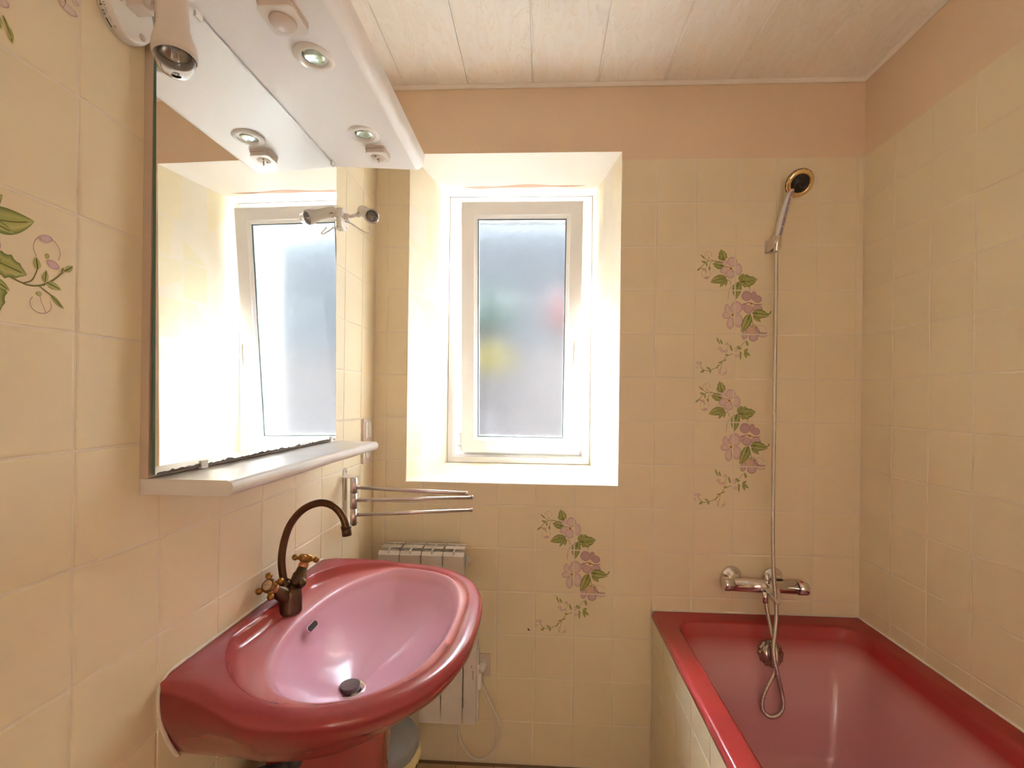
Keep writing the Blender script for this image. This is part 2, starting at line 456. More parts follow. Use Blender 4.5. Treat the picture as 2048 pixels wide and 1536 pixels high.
# ---- floor
mb = MB(); mb.box((XL-.15, YR-1.0, -.06), (XR+.15, YB+.1, -.0015))
FL = struct('floor', mb, MT['dark_grout'])
us = [XL] + [-.3139 - .3 + TW*i for i in range(1, 8)] + [.43]
vs = [.36+TW*i for i in range(9)] + [1.70, 1.795]
tile_grid(FL, us, vs, Vector((0, 0, 0)), X_, Y_, Z_, MT['floor_tile'])

# ---- ceiling panels
mb = MB(); mb.box((XL-.12, YR-.1, ZC+.008), (XR+.12, YB+.6, ZC+.07))
CE = struct('ceiling', mb, MT['white'])
xs = [XL] + [.9564 - .2515*i for i in range(6, -1, -1)] + [XR]
for i in range(len(xs)-1):
    a, b = xs[i]+.0008, xs[i+1]-.0008
    if b - a < .02: continue
    mb = MB()
    poly = [(a+.0045, ZC+.006), (a, ZC+.004), (a, ZC+.007), (b, ZC+.007), (b, ZC+.002), (b-.001, ZC), (a+.007, ZC)]
    poly = [(a, ZC+.0075), (a, ZC+.003), (a+.005, ZC+.003), (a+.0065, ZC), (b-.0008, ZC), (b, ZC+.001), (b, ZC+.0075)]
    n = len(poly)
    mb.add([(x, YR, z) for x, z in poly] + [(x, YB, z) for x, z in poly], [tuple(range(n)), tuple(range(n, 2*n))[::-1]] + [(j, (j+1) % n, n+(j+1) % n, n+j) for j in range(n)])
    mb.build('ceiling_panel', MT['pvc'], CE)
# cornice strips
def strip(name, a, b, inw):
    mb = MB(); a, b, w = Vector(a), Vector(b), Vector(inw)
    prof = [(0, 0), (.012, 0), (.012, -.002), (.008, -.005), (.006, -.009), (.002, -.012), (0, -.012)]
    ra = [tuple(a + w*p + Z_*q) for p, q in prof]; rb = [tuple(b + w*p + Z_*q) for p, q in prof]
    mb.rings([ra, rb], smooth=False, cap0=True, cap1=True)
    return struct(name, mb, MT['lintel'])
strip('trim_1', (XL, YB, ZC), (XR, YB, ZC), (0, -1, 0))
strip('trim_2', (XR, YR, ZC), (XR, YB, ZC), (-1, 0, 0))
strip('trim_3', (XL, YR, ZC), (XL, YB, ZC), (1, 0, 0))

# ------------------------------------------------------------------ window
WN = bpy.data.objects.new('window_1', None); C.objects.link(WN); WN['kind'] = 'structure'; WN.location = (-.108, WY, 1.12)
def mitre_frame(mb, x0, x1, z0, z1, w, prof, M=None, base_y=0.):
    """prof: list of (inset 0..w, y)"""
    rs = []
    for p, y in prof:
        rs.append([(x0+p, y, z0+p), (x1-p, y, z0+p), (x1-p, y, z1-p), (x0+p, y, z1-p)])
    rs = [[tuple((M @ Vector(q)) if M else q) for q in r] for r in rs]
    rs.append(rs[0]); mb.rings(rs, smooth=False)
    return mb
mb = MB()
mitre_frame(mb, OB[0]+.001, OB[1]-.001, OB[2]+.001, OB[3]-.001, .04,
    [(0, WY+.07), (0, WY+.004), (.002, WY), (.027, WY), (.030, WY+.003), (.030, WY+.012), (.036, WY+.014), (.036, WY+.045), (.060, WY+.047), (.060, WY+.07)])
mb.build('window_frame', MT['upvc'], WN)
# tilted sash
SX0, SX1, SH = -.3745, .1800, 1.158
SB = Vector((0, 2.196, 1.168)); TH_S = radians(4.9)
MS = Matrix.Translation(SB) @ Matrix.Rotation(TH_S, 4, 'X')       # local: x, y(depth, room = -y), z up
mb = MB()
mitre_frame(mb, SX0, SX1, 0, SH, .075,
    [(0, .055), (0, .012), (0, .002), (.002, 0), (.057, 0), (.060, .002), (.061, .004), (.072, .010), (.0745, .012), (.0745, .055)], MS)
sash = mb.build('sash', MT['upvc'], WN)
mb = MB()
mitre_frame(mb, SX0+.0745, SX1-.0745, .0745, SH-.0745, .004, [(0, .0115), (.004, .0125), (.004, .020), (0, .021)], MS)
mb.build('gasket', MT['gasket'], sash)
mb = MB(); mb.box((SX0+.073, .018, .073), (SX1-.073, .022, SH-.073)); mb.v = [tuple(MS @ Vector(p)) for p in mb.v]
mb.build('window_pane', MT['frosted'], WN)
# handle (pointing up, tilted position), rose on the sash
hx, hz = SX1-.034, 1.575-1.168
mb = MB()
mb.prism([(hx+a, hz+b) for a, b in rrect(-.014, -.034, .014, .034, .012)], lambda u, v, d: tuple(MS @ Vector((u, -d, v))), 0, .010, smooth=False)
hd = mb.build('window_handle', MT['upvc'], WN, bevel=.002)
mb = MB()
pts = catmull([MS @ Vector(p) for p in [(hx, -.008, hz-.005), (hx, -.026, hz-.004), (hx, -.042, hz+.012), (hx, -.045, hz+.05), (hx, -.045, hz+.10), (hx, -.040, hz+.125)]], 5)
mb.tube(pts, [.0095]*8 + [.009]*(len(pts)-12) + [.008, .007, .006, .004], n=12)
mb.build('grip', MT['plastic'], hd)
# hinge at the lower left
mb = MB(); mb.box((SX0-.014, WY-.012, 1.205), (SX0-.002, WY+.01, 1.262)); mb.box((SX0-.016, WY-.010, 1.175), (SX0-.001, WY+.01, 1.200))
mb.build('hinge', MT['upvc'], WN, bevel=.002)
mb = MB(); mb.cyl((SX0-.012, WY-.011, 1.199), (SX0-.012, WY-.011, 1.206), .004); mb.cyl((SX0-.004, WY-.011, 1.196), (SX0-.004, WY-.011, 1.206), .0025)
mb.build('hinge_pin', MT['steel'], WN)
# dark scuff line on the lintel where old paint peeled
mb = MB(); n = 40; top = []; bot = []
for i in range(n+1):
    t = i/n; x = -.37 + .56*t; yy = 2.105 - .012*t + .004*sin(9*t)
    wd = (.012 + .005*sin(13*t+1))*min(1, 6*t, 6*(1-t)) + .0005
    top.append((x, yy-wd, OF[3]-.0006)); bot.append((x, yy+wd, OF[3]-.0006))
mb.rings([top, bot], closed=False, smooth=False)
mb.build('paint_scar', mat('bare_plaster', (.62, .42, .32), .7, vary=.15, vscale=40), WB)

# ------------------------------------------------------------------ outdoors: added ground below view, and what shows blurred through the pane
mb = MB(); mb.box((.15, 2.48, -.3), (9, 16, -.1)); tag(mb.build('added_bounce_paving', mat('bounce_paving', (.70, .71, .72), .8, bump=.3, bscale=20)), kind='structure')  # pale ground below view, added to bounce sunlight up onto the ceiling
mb = MB(); mb.box((-9, 2.48, -.3), (.15, 16, -.1)); tag(mb.build('added_dim_lawn', mat('dim_lawn', (.04, .09, .02), .9, bump=.6, bscale=60, vary=.3)), kind='structure')  # dark ground below view, added so the ceiling's right side stays dimmer
mb = MB(); mb.box((-2.6, 4.05, -.1), (2.4, 4.30, 1.80)); mb.box((-2.62, 4.02, 1.80), (2.42, 4.33, 1.86))
tag(mb.build('garden_wall', mat('outside_render', (.023, .018, .0172), .8, bump=.3, bscale=30), bevel=.01), 'pale pinkish rendered garden wall outside behind the frosted window', 'wall')
mb = MB()
mb.box((-5, 8, -.1), (5, 8.3, 4.75)); 
hs = mb.build('house', mat('house_render', (.0175, .0185, .020), .8, bump=.3, bscale=10))
tag(hs, 'grey rendered house outside seen as a blur behind the frosted window', 'building')
mb = MB()
mb.add([(-5.2, 7.8, 4.80), (5.2, 7.8, 4.80), (5.2, 10.2, 5.55), (-5.2, 10.2, 5.55)], [(0, 1, 2, 3)]); mb.add([(-5.2, 7.8, 4.70), (5.2, 7.8, 4.70), (5.2, 10.2, 5.45), (-5.2, 10.2, 5.45)], [(0, 1, 2, 3)])
mb.build('roof', mat('roof_slate', (.05, .05, .055), .7, bump=.4, bscale=20), hs)
def shrub(name, x, y, z, r, hgt, cols, label, cat, n=420):
    root = thing(name, label, cat, (x, y, z))
    mb = MB(); mb.lathe([(r*.55, 0), (r*.62, .12), (r*.66, .12), (r*.66, .14), (r*.58, .14), (r*.56, .10), (0, .10)], Matrix.Translation((x, y, z)), n=20)
    mb.build('pot', mat(name+'_pot', (.02, .016, .014), .7), root)
    rnd = random.Random(x); mb = MB()
    for i in range(n):
        a = rnd.uniform(0, 2*pi); t = rnd.uniform(-1, 1); q = sqrt(1-t*t); rr = rnd.uniform(.6, 1)
        p = Vector((x + r*rr*q*cos(a), y + r*rr*q*sin(a), z + .14 + hgt*.5 + hgt*.5*rr*t))
        d = Vector((rnd.gauss(0, 1), rnd.gauss(0, 1), rnd.gauss(0, 1))).normalized(); e = d.cross(Vector((rnd.gauss(0, 1), rnd.gauss(0, 1), rnd.gauss(0, 1)))).normalized()
        s = .05; c = cols[i % len(cols)]
        mb.add([p-d*s, p+e*s*.5, p+d*s, p-e*s*.5], [(0, 1, 2, 3)], col=c)
    o = mb.build('foliage', mat(name+'_leaf', (.1, .4, .1), .6, vcol=True), root); o['kind'] = 'stuff'
shrub('green_shrub', -.50, 4.17, 1.86, .30, .40, [(.0006, .013, .0055), (.001, .018, .007)], 'leafy green potted shrub on the garden wall outside, green blur in the pane', 'plant')
shrub('yellow_flowers', -.41, 3.74, 1.49, .17, .24, [(.085, .062, .004), (.09, .066, .006), (.06, .05, .004)], 'yellow flowering pot outside, yellow blur low in the pane', 'plant')
shrub('red_flowers', .22, 4.17, 1.86, .16, .42, [(.065, .004, .004), (.06, .005, .004), (.03, .008, .004)], 'red flowering pot outside, red blur at the right edge of the pane', 'plant')
mb = MB(); mb.cyl((-.41, 3.74, -.1), (-.41, 3.74, 1.46), .04); mb.box((-.52, 3.63, 1.45), (-.30, 3.85, 1.49))
tag(mb.build('plant_stand', mat('dark_stand', (.023, .018, .0172), .8)), 'slim dark stand under the yellow flowers outside', 'stand')

# ------------------------------------------------------------------ mirror unit
MY0, MY1 = .738, 1.405
MU = thing('mirror_unit', 'white bathroom mirror unit with lit canopy and rounded shelf on the left wall', 'mirror', (XL, 1.07, 1.29))
mb = MB(); mb.box((XL, MY0, 1.291), (-.6485, MY1, 2.14)); mb.build('backboard', MT['board'], MU, bevel=.0012)
def mx(y, z): return -.6384 + .00795*(y-1.07) - .01032*(z-1.7)
mb = MB(); z0_, z1_ = 1.297, 2.137
vs = [(mx(y, z)-.005*k, y, z) for k in (0, 1) for y, z in ((MY0+.001, z0_), (MY1-.002, z0_), (MY1-.002, z1_), (MY0+.001, z1_))]
me = MB().add(vs, [(0, 1, 2, 3), (7, 6, 5, 4), (0, 4, 5, 1), (1, 5, 6, 2), (2, 6, 7, 3), (3, 7, 4, 0)]).mesh('mirror_glass', [MT['mirror'], MT['mirror_edge']])
for i, p in enumerate(me.polygons): p.material_index = 0 if i == 0 else 1
MG = link('mirror_glass', me, MU)
# worn silvering along the lower edge
mb = MB(); rnd = random.Random(3); top = []; bot = []
for i in range(121):
    t = i/120; y = MY0+.004 + (MY1-MY0-.01)*t
    hgt = .0018 + .0014*abs(rnd.gauss(0, 1)) + (.004*math.exp(-((t-.27)/.006)**2)) + .0016*max(0, sin(5*pi*t))
    bot.append((mx(y, z0_)+.0004, y, z0_)); top.append((mx(y, z0_+hgt)+.0004, y, z0_+hgt))
mb.rings([bot, top], closed=False, smooth=False); mb.build('worn_silvering', MT['mirror_wear'], MG)
# clips
for y, z, s in ((.848, z0_, 1), (1.372, z0_, 1), (.83, z1_, -1), (1.375, z1_, -1)):
    mb = MB(); x = mx(y, z)
    mb.box((x-.004, y-.008, min(z-.005*s, z)), (x+.0035, y+.008, max(z-.005*s, z)))
    mb.box((x+.0006, y-.008, min(z, z+.010*s)), (x+.0032, y+.008, max(z, z+.010*s)))
    mb.build('clip', MT['plastic'], MU, bevel=.0006)
def nosed(x1, r, z0, z1, k=10, which='both'):
    """profile in x,z with rounded front nose"""
    if which == 'both':
        c = (z0+z1)/2; rr = (z1-z0)/2
        return [(XL+.0005, z0), (x1-rr, z0)] + [(x1-rr + rr*cos(t), c + rr*sin(t)) for t in [-pi/2 + pi*j/(2*k) for j in range(1, 2*k)]] + [(x1-rr, z1), (XL+.0005, z1)]
def extr(mb, prof, y0, y1, smooth_idx=True):
    n = len(prof); a = [(x, y0, z) for x, z in prof]; b = [(x, y1, z) for x, z in prof]
    mb.add(a, [tuple(range(n))]); mb.add(b, [tuple(range(n))[::-1]])
    base = len(mb.v)
    for j in range(n):
        k = (j+1) % n
        p, q = prof[j], prof[k]
        long = (p[0]-q[0])**2 + (p[1]-q[1])**2 > .01**2
        mb.v += [a[j], a[k], b[k], b[j]]; mb.c += [None]*4
        mb.f.append(tuple(len(mb.v)-4+i for i in range(4))); mb.sm.append(not long)
    return mb
def merged(mb, name, m, parent):
    o = mb.build(name, m, parent)
    bm = bmesh.new(); bm.from_mesh(o.data)
    bmesh.ops.remove_doubles(bm, verts=bm.verts, dist=1e-5); bmesh.ops.recalc_face_normals(bm, faces=bm.faces)
    for e in bm.edges:
        if len(e.link_faces) == 2 and e.calc_face_angle(0) > .5: e.smooth = False
    bm.to_mesh(o.data); bm.free(); return o
merged(extr(MB(), nosed(-.503, 0, 1.2645, 1.2905), MY0+.001, 1.418), 'shelf', MT['shelf'], MU)
# canopy: underside z 2.14 (front droops 1 cm), rounded lower front edge
cz = lambda x: 2.1405 - .035*(x-XL)/.29*.29 * 1.0
prof = [(XL+.0005, 2.141), (-.392, 2.1275)] + [(-.392 + .024*sin(t), 2.1275 + .024 - .024*cos(t)) for t in [pi/2*j/8 for j in range(1, 9)]] + [(-.366, 2.173), (-.372, 2.177), (XL+.0005, 2.189)]
CN = merged(extr(MB(), prof, .30, 1.405), 'canopy', MT['white'], MU)
def cund(x): return 2.141 - .0130*(x-XL)/(.271)
def downlight(x, y, r=.041):
    z = cund(x); M = axis_mtx((x, y, z), (0.03, 0, -1))
    mb = MB(); mb.lathe([(r, -.001), (r, .0015), (r*.97, .003), (r*.72, .005), (r*.66, .005), (r*.62, .002), (r*.60, -.0005)], M, n=40)
    b = mb.build('downlight', MT['steel'] if 0 else MT['plastic'], MU)
    mb = MB(); mb.lathe([(r*.60, .0), (r*.57, -.001), (0.0001, -.0012)], M, n=32); mb.build('dark_recess', mat('lamp_well', (.10, .12, .10), .3, metal=.5), b)
    mb = MB(); mb.lathe([(r*.50, .001), (r*.50, .0022), (r*.47, .003), (r*.30, .0042), (.0001, .0046)], M, n=32, lobes=0)
    gl = mb.build('reflector_lens', mat('facet_lens', (.62, .78, .72), .12, metal=.7, vary=.35, vscale=160), b)
    return b
downlight(-.4764, .936); downlight(-.4805, 1.2173)
def canopy_box(name, x, y, w, socket):
    z = cund(x)
    f = lambda u, v, d: (x+u, y+v, z-d)
    mb = MB(); mb.prism(rrect(-w/2, -w/2, w/2, w/2, .010, 4), f, 0, .008); mb.prism(rrect(-w/2+.0015, -w/2+.0015, w/2-.0015, w/2-.0015, .009, 4), f, .0085, .017)
    b = mb.build(name, MT['taupe'], MU)
    mb = MB(); mb.prism(rrect(-w/2+.001, -w/2+.001, w/2-.001, w/2-.001, .009, 4), f, .0172, .0205); fp = mb.build('face_plate', MT['plastic'], b, bevel=.0012)
    M = axis_mtx((x, y, z-.0205), (0, 0, -1)); r = w*.33
    if socket:
        mb = MB(); mb.lathe([(r, .0004), (r*.93, -.0), (r*.9, .0006), (.0001, .0004)], M, n=32); mb.build('socket_well', MT['taupe'], b)
        mb = MB(); mb.cyl((x+.002, y+.002, z-.0205), (x+.002, y+.002, z-.034), .0022); mb.build('earth_pin', MT['steel'], b)
        for s in (-1, 1):
            mb = MB(); mb.cyl((x-.004, y+s*.009, z-.0207), (x-.004, y+s*.009, z-.0216), .0026); mb.build('pin_hole', MT['dark'], b)
    else:
        mb = MB(); mb.lathe([(r*1.05, .0002), (r*1.05, .0010), (r, .0004)], M, n=36); mb.build('button_ring', MT['taupe'], b)
        mb = MB(); mb.lathe([(r, 0), (r, .003), (r*.96, .0042), (.0001, .0036)], M, n=36); mb.build('button', MT['taupe'], b)
canopy_box('switch', -.478, .822, .068, False)
canopy_box('socket', -.473, 1.300, .058, True)

# ------------------------------------------------------------------ clip-on spot lamps
def spot(loc_base, base_r, tall, shade_o, shade_d, s, label, marks, cable):
    root = thing('wall_spotlight', label, 'lamp', loc_base)
    B = Vector(loc_base)
    mb = MB(); poly = [(base_r*cos(2*pi*j/40), tall*base_r*sin(2*pi*j/40)) for j in range(40)]
    rs = []
    for k, x in ((1.0, 0), (1.0, .015), (.97, .0185), (.93, .0195)):
        rs.append([(B.x+x, B.y + u*k, B.z + v*k) for u, v in poly])
    mb.rings(rs, cap0=True, cap1=True, smooth=False)
    bo = mb.build('base', MT['plastic'], root)
    for p in bo.data.polygons:
        if len(p.vertices) == 4: p.use_smooth = True
    for u, v in ((.45, -.62), (-.50, .02)):
        mb = MB(); mb.cyl((B.x+.0190, B.y+u*base_r, B.z+v*base_r*tall), (B.x+.0200, B.y+u*base_r, B.z+v*base_r*tall), .0055*s)
        mb.build('screw_recess', MT['taupe'], bo)
    if marks:
        mb = MB()
        def mk(a0, a1, x0, x1):
            q = []
            for j in range(4):
                a = radians(a0 + (a1-a0)*j/3)
                q.append((a))
            for j in range(3):
                r = base_r + .0003
                P = lambda a, x: (B.x+x, B.y + r*cos(a), B.z + tall*r*sin(a))
                mb.add([P(q[j], x0), P(q[j+1], x0), P(q[j+1], x1), P(q[j], x1)], [(0, 1, 2, 3)])
        for a0, a1, x0, x1 in ((228, 243, .0045, .0063), (222, 223, .004, .0075), (216, 217, .004, .0075), (217, 222, .004, .0046), (217, 222, .0069, .0075),
             (208, 209.5, .003, .008), (203, 209, .005, .006), (196, 202, .003, .0036), (196, 197, .003, .0065), (201, 202, .003, .0065),
             (186, 194, .0035, .004), (186, 194, .0072, .0077), (186, 187, .0035, .0077), (193, 194, .0035, .0077), (189, 191, .005, .006),
             (205, 206, .0095, .012), (209, 210, .0095, .012), (213, 221, .0105, .011), (226, 234, .011, .0114), (240, 241, .010, .0125), (242.5, 243.5, .010, .0125),
             (196, 197.5, .0095, .0105), (199, 200.5, .0095, .0105), (184, 192, .010, .0106), (184, 185, .010, .0135), (191, 192, .010, .0135)):
            mk(a0, a1, x0, x1)
        mb.build('rating_marks', MT['ink'], bo)
    so = Vector(shade_o); d = Vector(shade_d).normalized()
    # arm: bracket block, elbow and knuckle
    j1 = B + Vector((.040*s, 0, .010*s)); side = so - d*.010*s - j1
    kn = j1 + side*.62
    mb = MB(); mb.box((B.x+.019, B.y-.011*s, B.z-.004*s), (B.x+.046*s, B.y+.011*s, B.z+.022*s)); ar = mb.build('arm', MT['lampshade'], root, bevel=.002)
    mb = MB(); mb.tube([j1, kn], .0075*s, n=14); mb.build('link', MT['lampshade'], ar)
    mb = MB(); mb.cyl(kn - d.cross(side).normalized()*.008*s, kn + d.cross(side).normalized()*.008*s, .011*s); mb.build('knuckle', MT['lampshade'], ar)
    c = d.cross(side).normalized()
    for sg in (-1, 1):
        mb = MB(); mb.cyl(kn + c*.008*s*sg, kn + c*.0092*s*sg, .005*s); mb.build('screw', MT['brass'], ar)
    # shade: bell; mouth at so + d*L
    M = axis_mtx(so, d)
    pr = [(.0001, -.060), (.018, -.060), (.0215, -.056), (.022, -.05), (.0215, .0), (.022, .018), (.025, .032), (.029, .046), (.0300, .058), (.0290, .066), (.0275, .0665), (.0262, .064), (.026, .055), (.022, .040), (.018, .02)]
    mb = MB(); mb.lathe([(r*s, h*s) for r, h in pr], M, n=40); mb.build('shade', MT['lampshade'], root)
    mb = MB(); mb.lathe([(r*s, h*s) for r, h in [(.0001, .045), (.012, .045), (.0250, .058), (.0262, .066), (.0258, .074), (.0225, .083), (.016, .089), (.008, .0922), (.0001, .093), (.0001, .0918), (.0075, .0911), (.0152, .0881), (.0214, .0823), (.0246, .0738), (.0250, .0661), (.0239, .0586), (.0115, .0462), (.0001, .0462)]], M, n=32)
    bb = mb.build('bulb', MT['glass'], root)
    mb = MB(); mb.lathe([(r*s, h*s) for r, h in [(.0001, .0455), (.012, .0455), (.022, .0555), (.0225, .0575)]], M, n=24)
    mb.build('bulb_reflector', mat('bulb_silver', (.35, .33, .31), .2, metal=1), bb)
    mb = MB(); mb.cyl(M @ Vector((.004*s, 0, .047*s)), M @ Vector((.006*s, 0, .066*s)), .0006*s, n=6); mb.cyl(M @ Vector((-.004*s, 0, .047*s)), M @ Vector((-.006*s, 0, .066*s)), .0006*s, n=6)
    mb.tube([M @ Vector((x*s, 0, z*s)) for x, z in ((-.006, .066), (-.003, .069), (0, .066), (.003, .069), (.006, .066))], .0006*s, n=6)
    mb.build('filament', MT['steel'], bb)
    if cable:
        mb = MB(); mb.tube(catmull(cable, 6), .0022, n=8); mb.build('cable', MT['plastic'], root)
spot((XL, .692, 2.030), .042, 1.15, (-.575, .688, 2.013), (.10, -.02, -1), 1.0,
     'large white spot lamp beside the near upper corner of the mirror, cut by the frame', True, None)
spot((XL, 1.475, 2.003), .034, 1.05, (-.5642, 1.4582, 2.016), (.60, -.66, -.46), .78,
     'small white spot lamp beyond the far edge of the mirror, facing the room', True,
     [(-.640, 1.47, 1.995), (-.615, 1.468, 1.985), (-.585, 1.466, 1.965), (-.563, 1.468, 1.955), (-.556, 1.475, 1.962), (-.566, 1.487, 1.985)])

# ------------------------------------------------------------------ switch + socket on left wall (far corner)
root = thing('light_switch', 'white double light switch on the left wall near the corner above the shelf', 'switch', (XL, 1.728, 1.30))
f = lambda y, z, d: (XL+d, y, z)
mb = MB(); mb.prism([(y, z) for y, z in rrect(1.690, 1.262, 1.766, 1.345, .004)], f, 0, .008); mb.build('plate', MT['taupe'], root, bevel=.001)
for y in (1.712, 1.744):
    mb = MB(); mb.prism(rrect(y-.0135, 1.275, y+.0135, 1.333, .002), f, .008, .012); mb.build('rocker', MT['plastic'], root, bevel=.001)
root = thing('shaver_socket', 'white round socket on the left wall near the corner just under the shelf', 'socket', (XL, 1.728, 1.21))
mb = MB(); mb.prism(rrect(1.690, 1.178, 1.766, 1.258, .004), f, 0, .008); mb.build('plate', MT['taupe'], root, bevel=.001)
mb = MB(); mb.lathe([(.024, 0), (.024, .003), (.021, .003), (.020, .0005), (.0001, .0005)], axis_mtx((XL+.008, 1.728, 1.218), (1, 0, 0)), n=28); mb.build('socket_well', MT['plastic'], root)

# ------------------------------------------------------------------ washbasin
YC = 1.095; CXs = -.40
def outer_f(half_w, front, xs=-.48, a=None, n=2.8):
    a = a or half_w
    def f(x, y):
        dy = abs(y-YC)
        if x < XL: return 9
        if x <= xs:
            t = (x-XL)/(xs-XL); w = half_w + (a-half_w)*t
            return dy/w
        u = (x-xs)/(front-xs)
        return (u**n + (dy/a)**n)**(1/n)
    return f
def ray(f, t, c=(CXs, YC)):
    lo, hi = 0., .6
    dx, dy = cos(t), sin(t)
    for _ in range(28):
        m_ = (lo+hi)/2
        if f(c[0]+dx*m_, c[1]+dy*m_) < 1: lo = m_
        else: hi = m_
    return lo
N_ = 176
def angles():
    # concentrate samples near the two wall corners
    base = [2*pi*j/N_ for j in range(N_)]
    c1 = atan2(.31, XL-CXs); c2 = atan2(-.31, XL-CXs) % (2*pi)
    out = []
    for a in base:
        for c in (c1, c2):
            d = (a-c+pi) % (2*pi) - pi
            if abs(d) < .5: a = c + d*(abs(d)/.5)**.8
        out.append(a)
    i1 = min(range(N_), key=lambda i: abs(out[i]-c1)); out[i1] = c1
    i2 = min(range(N_), key=lambda i: abs(out[i]-c2)); out[i2] = c2
    return out
AN = angles()
Ro = [ray(outer_f(.312, -.140, a=.370, n=2.6), t) for t in AN]
def ell(cx, cy, ax, ay, n=2.3):
    return lambda x, y: (abs((x-cx)/ax)**n + abs((y-cy)/ay)**n)**(1/n)
RED, RED2, MID, PNK = (.27, .032, .036), (.37, .06, .07), (.58, .16, .17), (.72, .38, .47)
PNK2 = (.76, .44, .57)
rings, cols = [], []
def ring_r(R, z, col, zfun=None):
    rings.append([(CXs + r*cos(t), YC + r*sin(t), (zfun(CXs + r*cos(t), YC + r*sin(t)) if zfun else z)) for r, t in zip(R, AN)]); cols.append(col)
def R_of(f): return [ray(f, t) for t in AN]
ring_r([r*.25 for r in Ro], .700, RED)
ring_r([r*.5 for r in R_of(outer_f(.255, -.33, a=.255, n=2.2))], .715, RED)
ring_r(R_of(outer_f(.235, -.33, a=.235, n=2.2)), .752, RED)
ring_r(R_of(outer_f(.262, -.285, a=.270, n=2.3)), .764, RED)
ring_r(R_of(outer_f(.272, -.262, a=.285, n=2.3)), .775, RED)
ring_r(R_of(outer_f(.285, -.225, a=.317, n=2.4)), .800, RED)
ring_r(R_of(outer_f(.300, -.185, a=.338, n=2.5)), .833, RED)
ring_r(R_of(outer_f(.309, -.154, a=.356, n=2.6)), .858, RED)
ring_r(R_of(outer_f(.312, -.142, a=.3665, n=2.6)), .876, RED)
def zt(x, y):
    t = min(1, max(0, (x-XL-.02)/.24)); t = t*t*(3-2*t)
    q = max(0, abs(y-YC)-.262)/.05*max(0, 1-(x-XL)/.08)
    return .931 - .0255*t - .007*q*q
def inset(R, d):
    out = []
    for r, t in zip(R, AN):
        k = min(1, max(.08, (CXs + r*cos(t) - XL)/.05)); out.append(max(r - d*k, .01))
    return out
ring_r(Ro, 0, RED, lambda x, y: zt(x, y)-.018)
ring_r(inset(Ro, .002), 0, RED2, lambda x, y: zt(x, y)-.0115)
ring_r(inset(Ro, .006), 0, RED2, lambda x, y: zt(x, y)-.0055)
ring_r(inset(Ro, .012), 0, RED2, lambda x, y: zt(x, y)-.0018)
ring_r([r-.003 for r in inset(Ro, .017)], 0, RED2, lambda x, y: zt(x, y))
ring_r([r-.008 for r in inset(Ro, .017)], 0, RED2, lambda x, y: zt(x, y))
Rg = [min(a, b-.036) for a, b in zip(R_of(ell(-.408, 1.100, .250, .336, 2.2)), Ro)]
Rb = [min(a, b-.052) for a, b in zip(R_of(ell(-.386, 1.102, .187, .317, 2.12)), Ro)]
Rg = [max(a, b+.012) for a, b in zip(Rg, Rb)]
def lip(R, k, col):
    pts = []
    for r, t, a, b in zip(R, AN, Rg, Rb):
        x, y = CXs + r*cos(t), YC + r*sin(t); g_ = min(1, max(0, (a-b-.012)/.03))
        zd = .8985*g_ + (zt(x, y)-.0035)*(1-g_)
        pts.append((x, y, zt(x, y)*(1-k) + zd*k))
    rings.append(pts); cols.append(col)
lip([a+.004 for a in Rg], 0, RED2)
lip([a for a in Rg], .10, RED2)
lip([a-min(.004, (a-b)*.25) for a, b in zip(Rg, Rb)], .35, (.42, .07, .07))
lip([a-min(.008, (a-b)*.45) for a, b in zip(Rg, Rb)], .72, (.45, .085, .085))
lip([a-min(.013, (a-b)*.65) for a, b in zip(Rg, Rb)], .93, (.50, .12, .12))
lip([b+(a-b)*.35 if a-b < .03 else a*.6+b*.4 for a, b in zip(Rg, Rb)], 1, (.60, .19, .20))
lip([b+(a-b)*.15 for a, b in zip(Rg, Rb)], 1, (.68, .26, .29))
lip([b+.0004 for b in Rb], 1.06, PNK)
# bowl
DX, DY, DZ = -.438, 1.066, .744
def bowl(s, z, col):
    pts = []
    for b, t in zip(Rb, AN):
        x, y = CXs + b*cos(t), YC + b*sin(t)
        cx = CXs + (DX-CXs)*(1-s); cy = YC + (DY-YC)*(1-s)
        # blend towards a circle near the drain
        rr = b*s*(.35 + .65*s) + (.023*(1-s)) if s < 1 else b
        rr = b*s*(1-(1-s)*.45)
        pts.append((cx + rr*cos(t), cy + rr*sin(t), z))
    rings.append(pts); cols.append(col)
for s, z in ((.990, .8960), (.976, .8905), (.958, .882), (.935, .869), (.90, .851), (.85, .831), (.79, .813), (.71, .796), (.62, .781), (.52, .769), (.42, .760), (.32, .753), (.24, .7485), (.17, .746)):
    bowl(s, z, PNK if s > .95 else PNK2)
rings.append([(DX + .029*cos(t), DY + .029*sin(t), .7445) for t in AN]); cols.append(PNK2)
rings.append([(DX + .026*cos(t), DY + .026*sin(t), .741) for t in AN]); cols.append(PNK2)
SK = thing('washbasin', 'large red and pink glazed washbasin on a pedestal against the left wall', 'sink', (-.5, YC, 0))
mb = MB(); mb.rings(rings, smooth=True, cols=cols, cap0=True, cap1=True)
basin = mb.build('basin', MT['red'], SK)
# overflow slot in the bowl wall facing the room
mb = MB()
ox = Vector((-.5475, 1.102, .871))
on = Vector((.80, 0, .60)).normalized(); ou = Vector((0, 1, 0)); ov = on.cross(ou)
def slot(k, d): return [tuple(ox + ou*u*k + ov*v*k + on*d) for u, v in rrect(-.022, -.0068, .022, .0068, .0066, 5)]
mb.rings([slot(1.25, -.001), slot(1.2, .0022), slot(1.0, .0018), slot(.96, .0008)], smooth=True); mb.build('overflow_rim', mat('overflow_rim', (.74, .33, .40), .15), basin)
mb = MB(); mb.add(slot(1.0, .0012), [tuple(range(24))]); mb.build('overflow_hole', MT['dark'], basin)
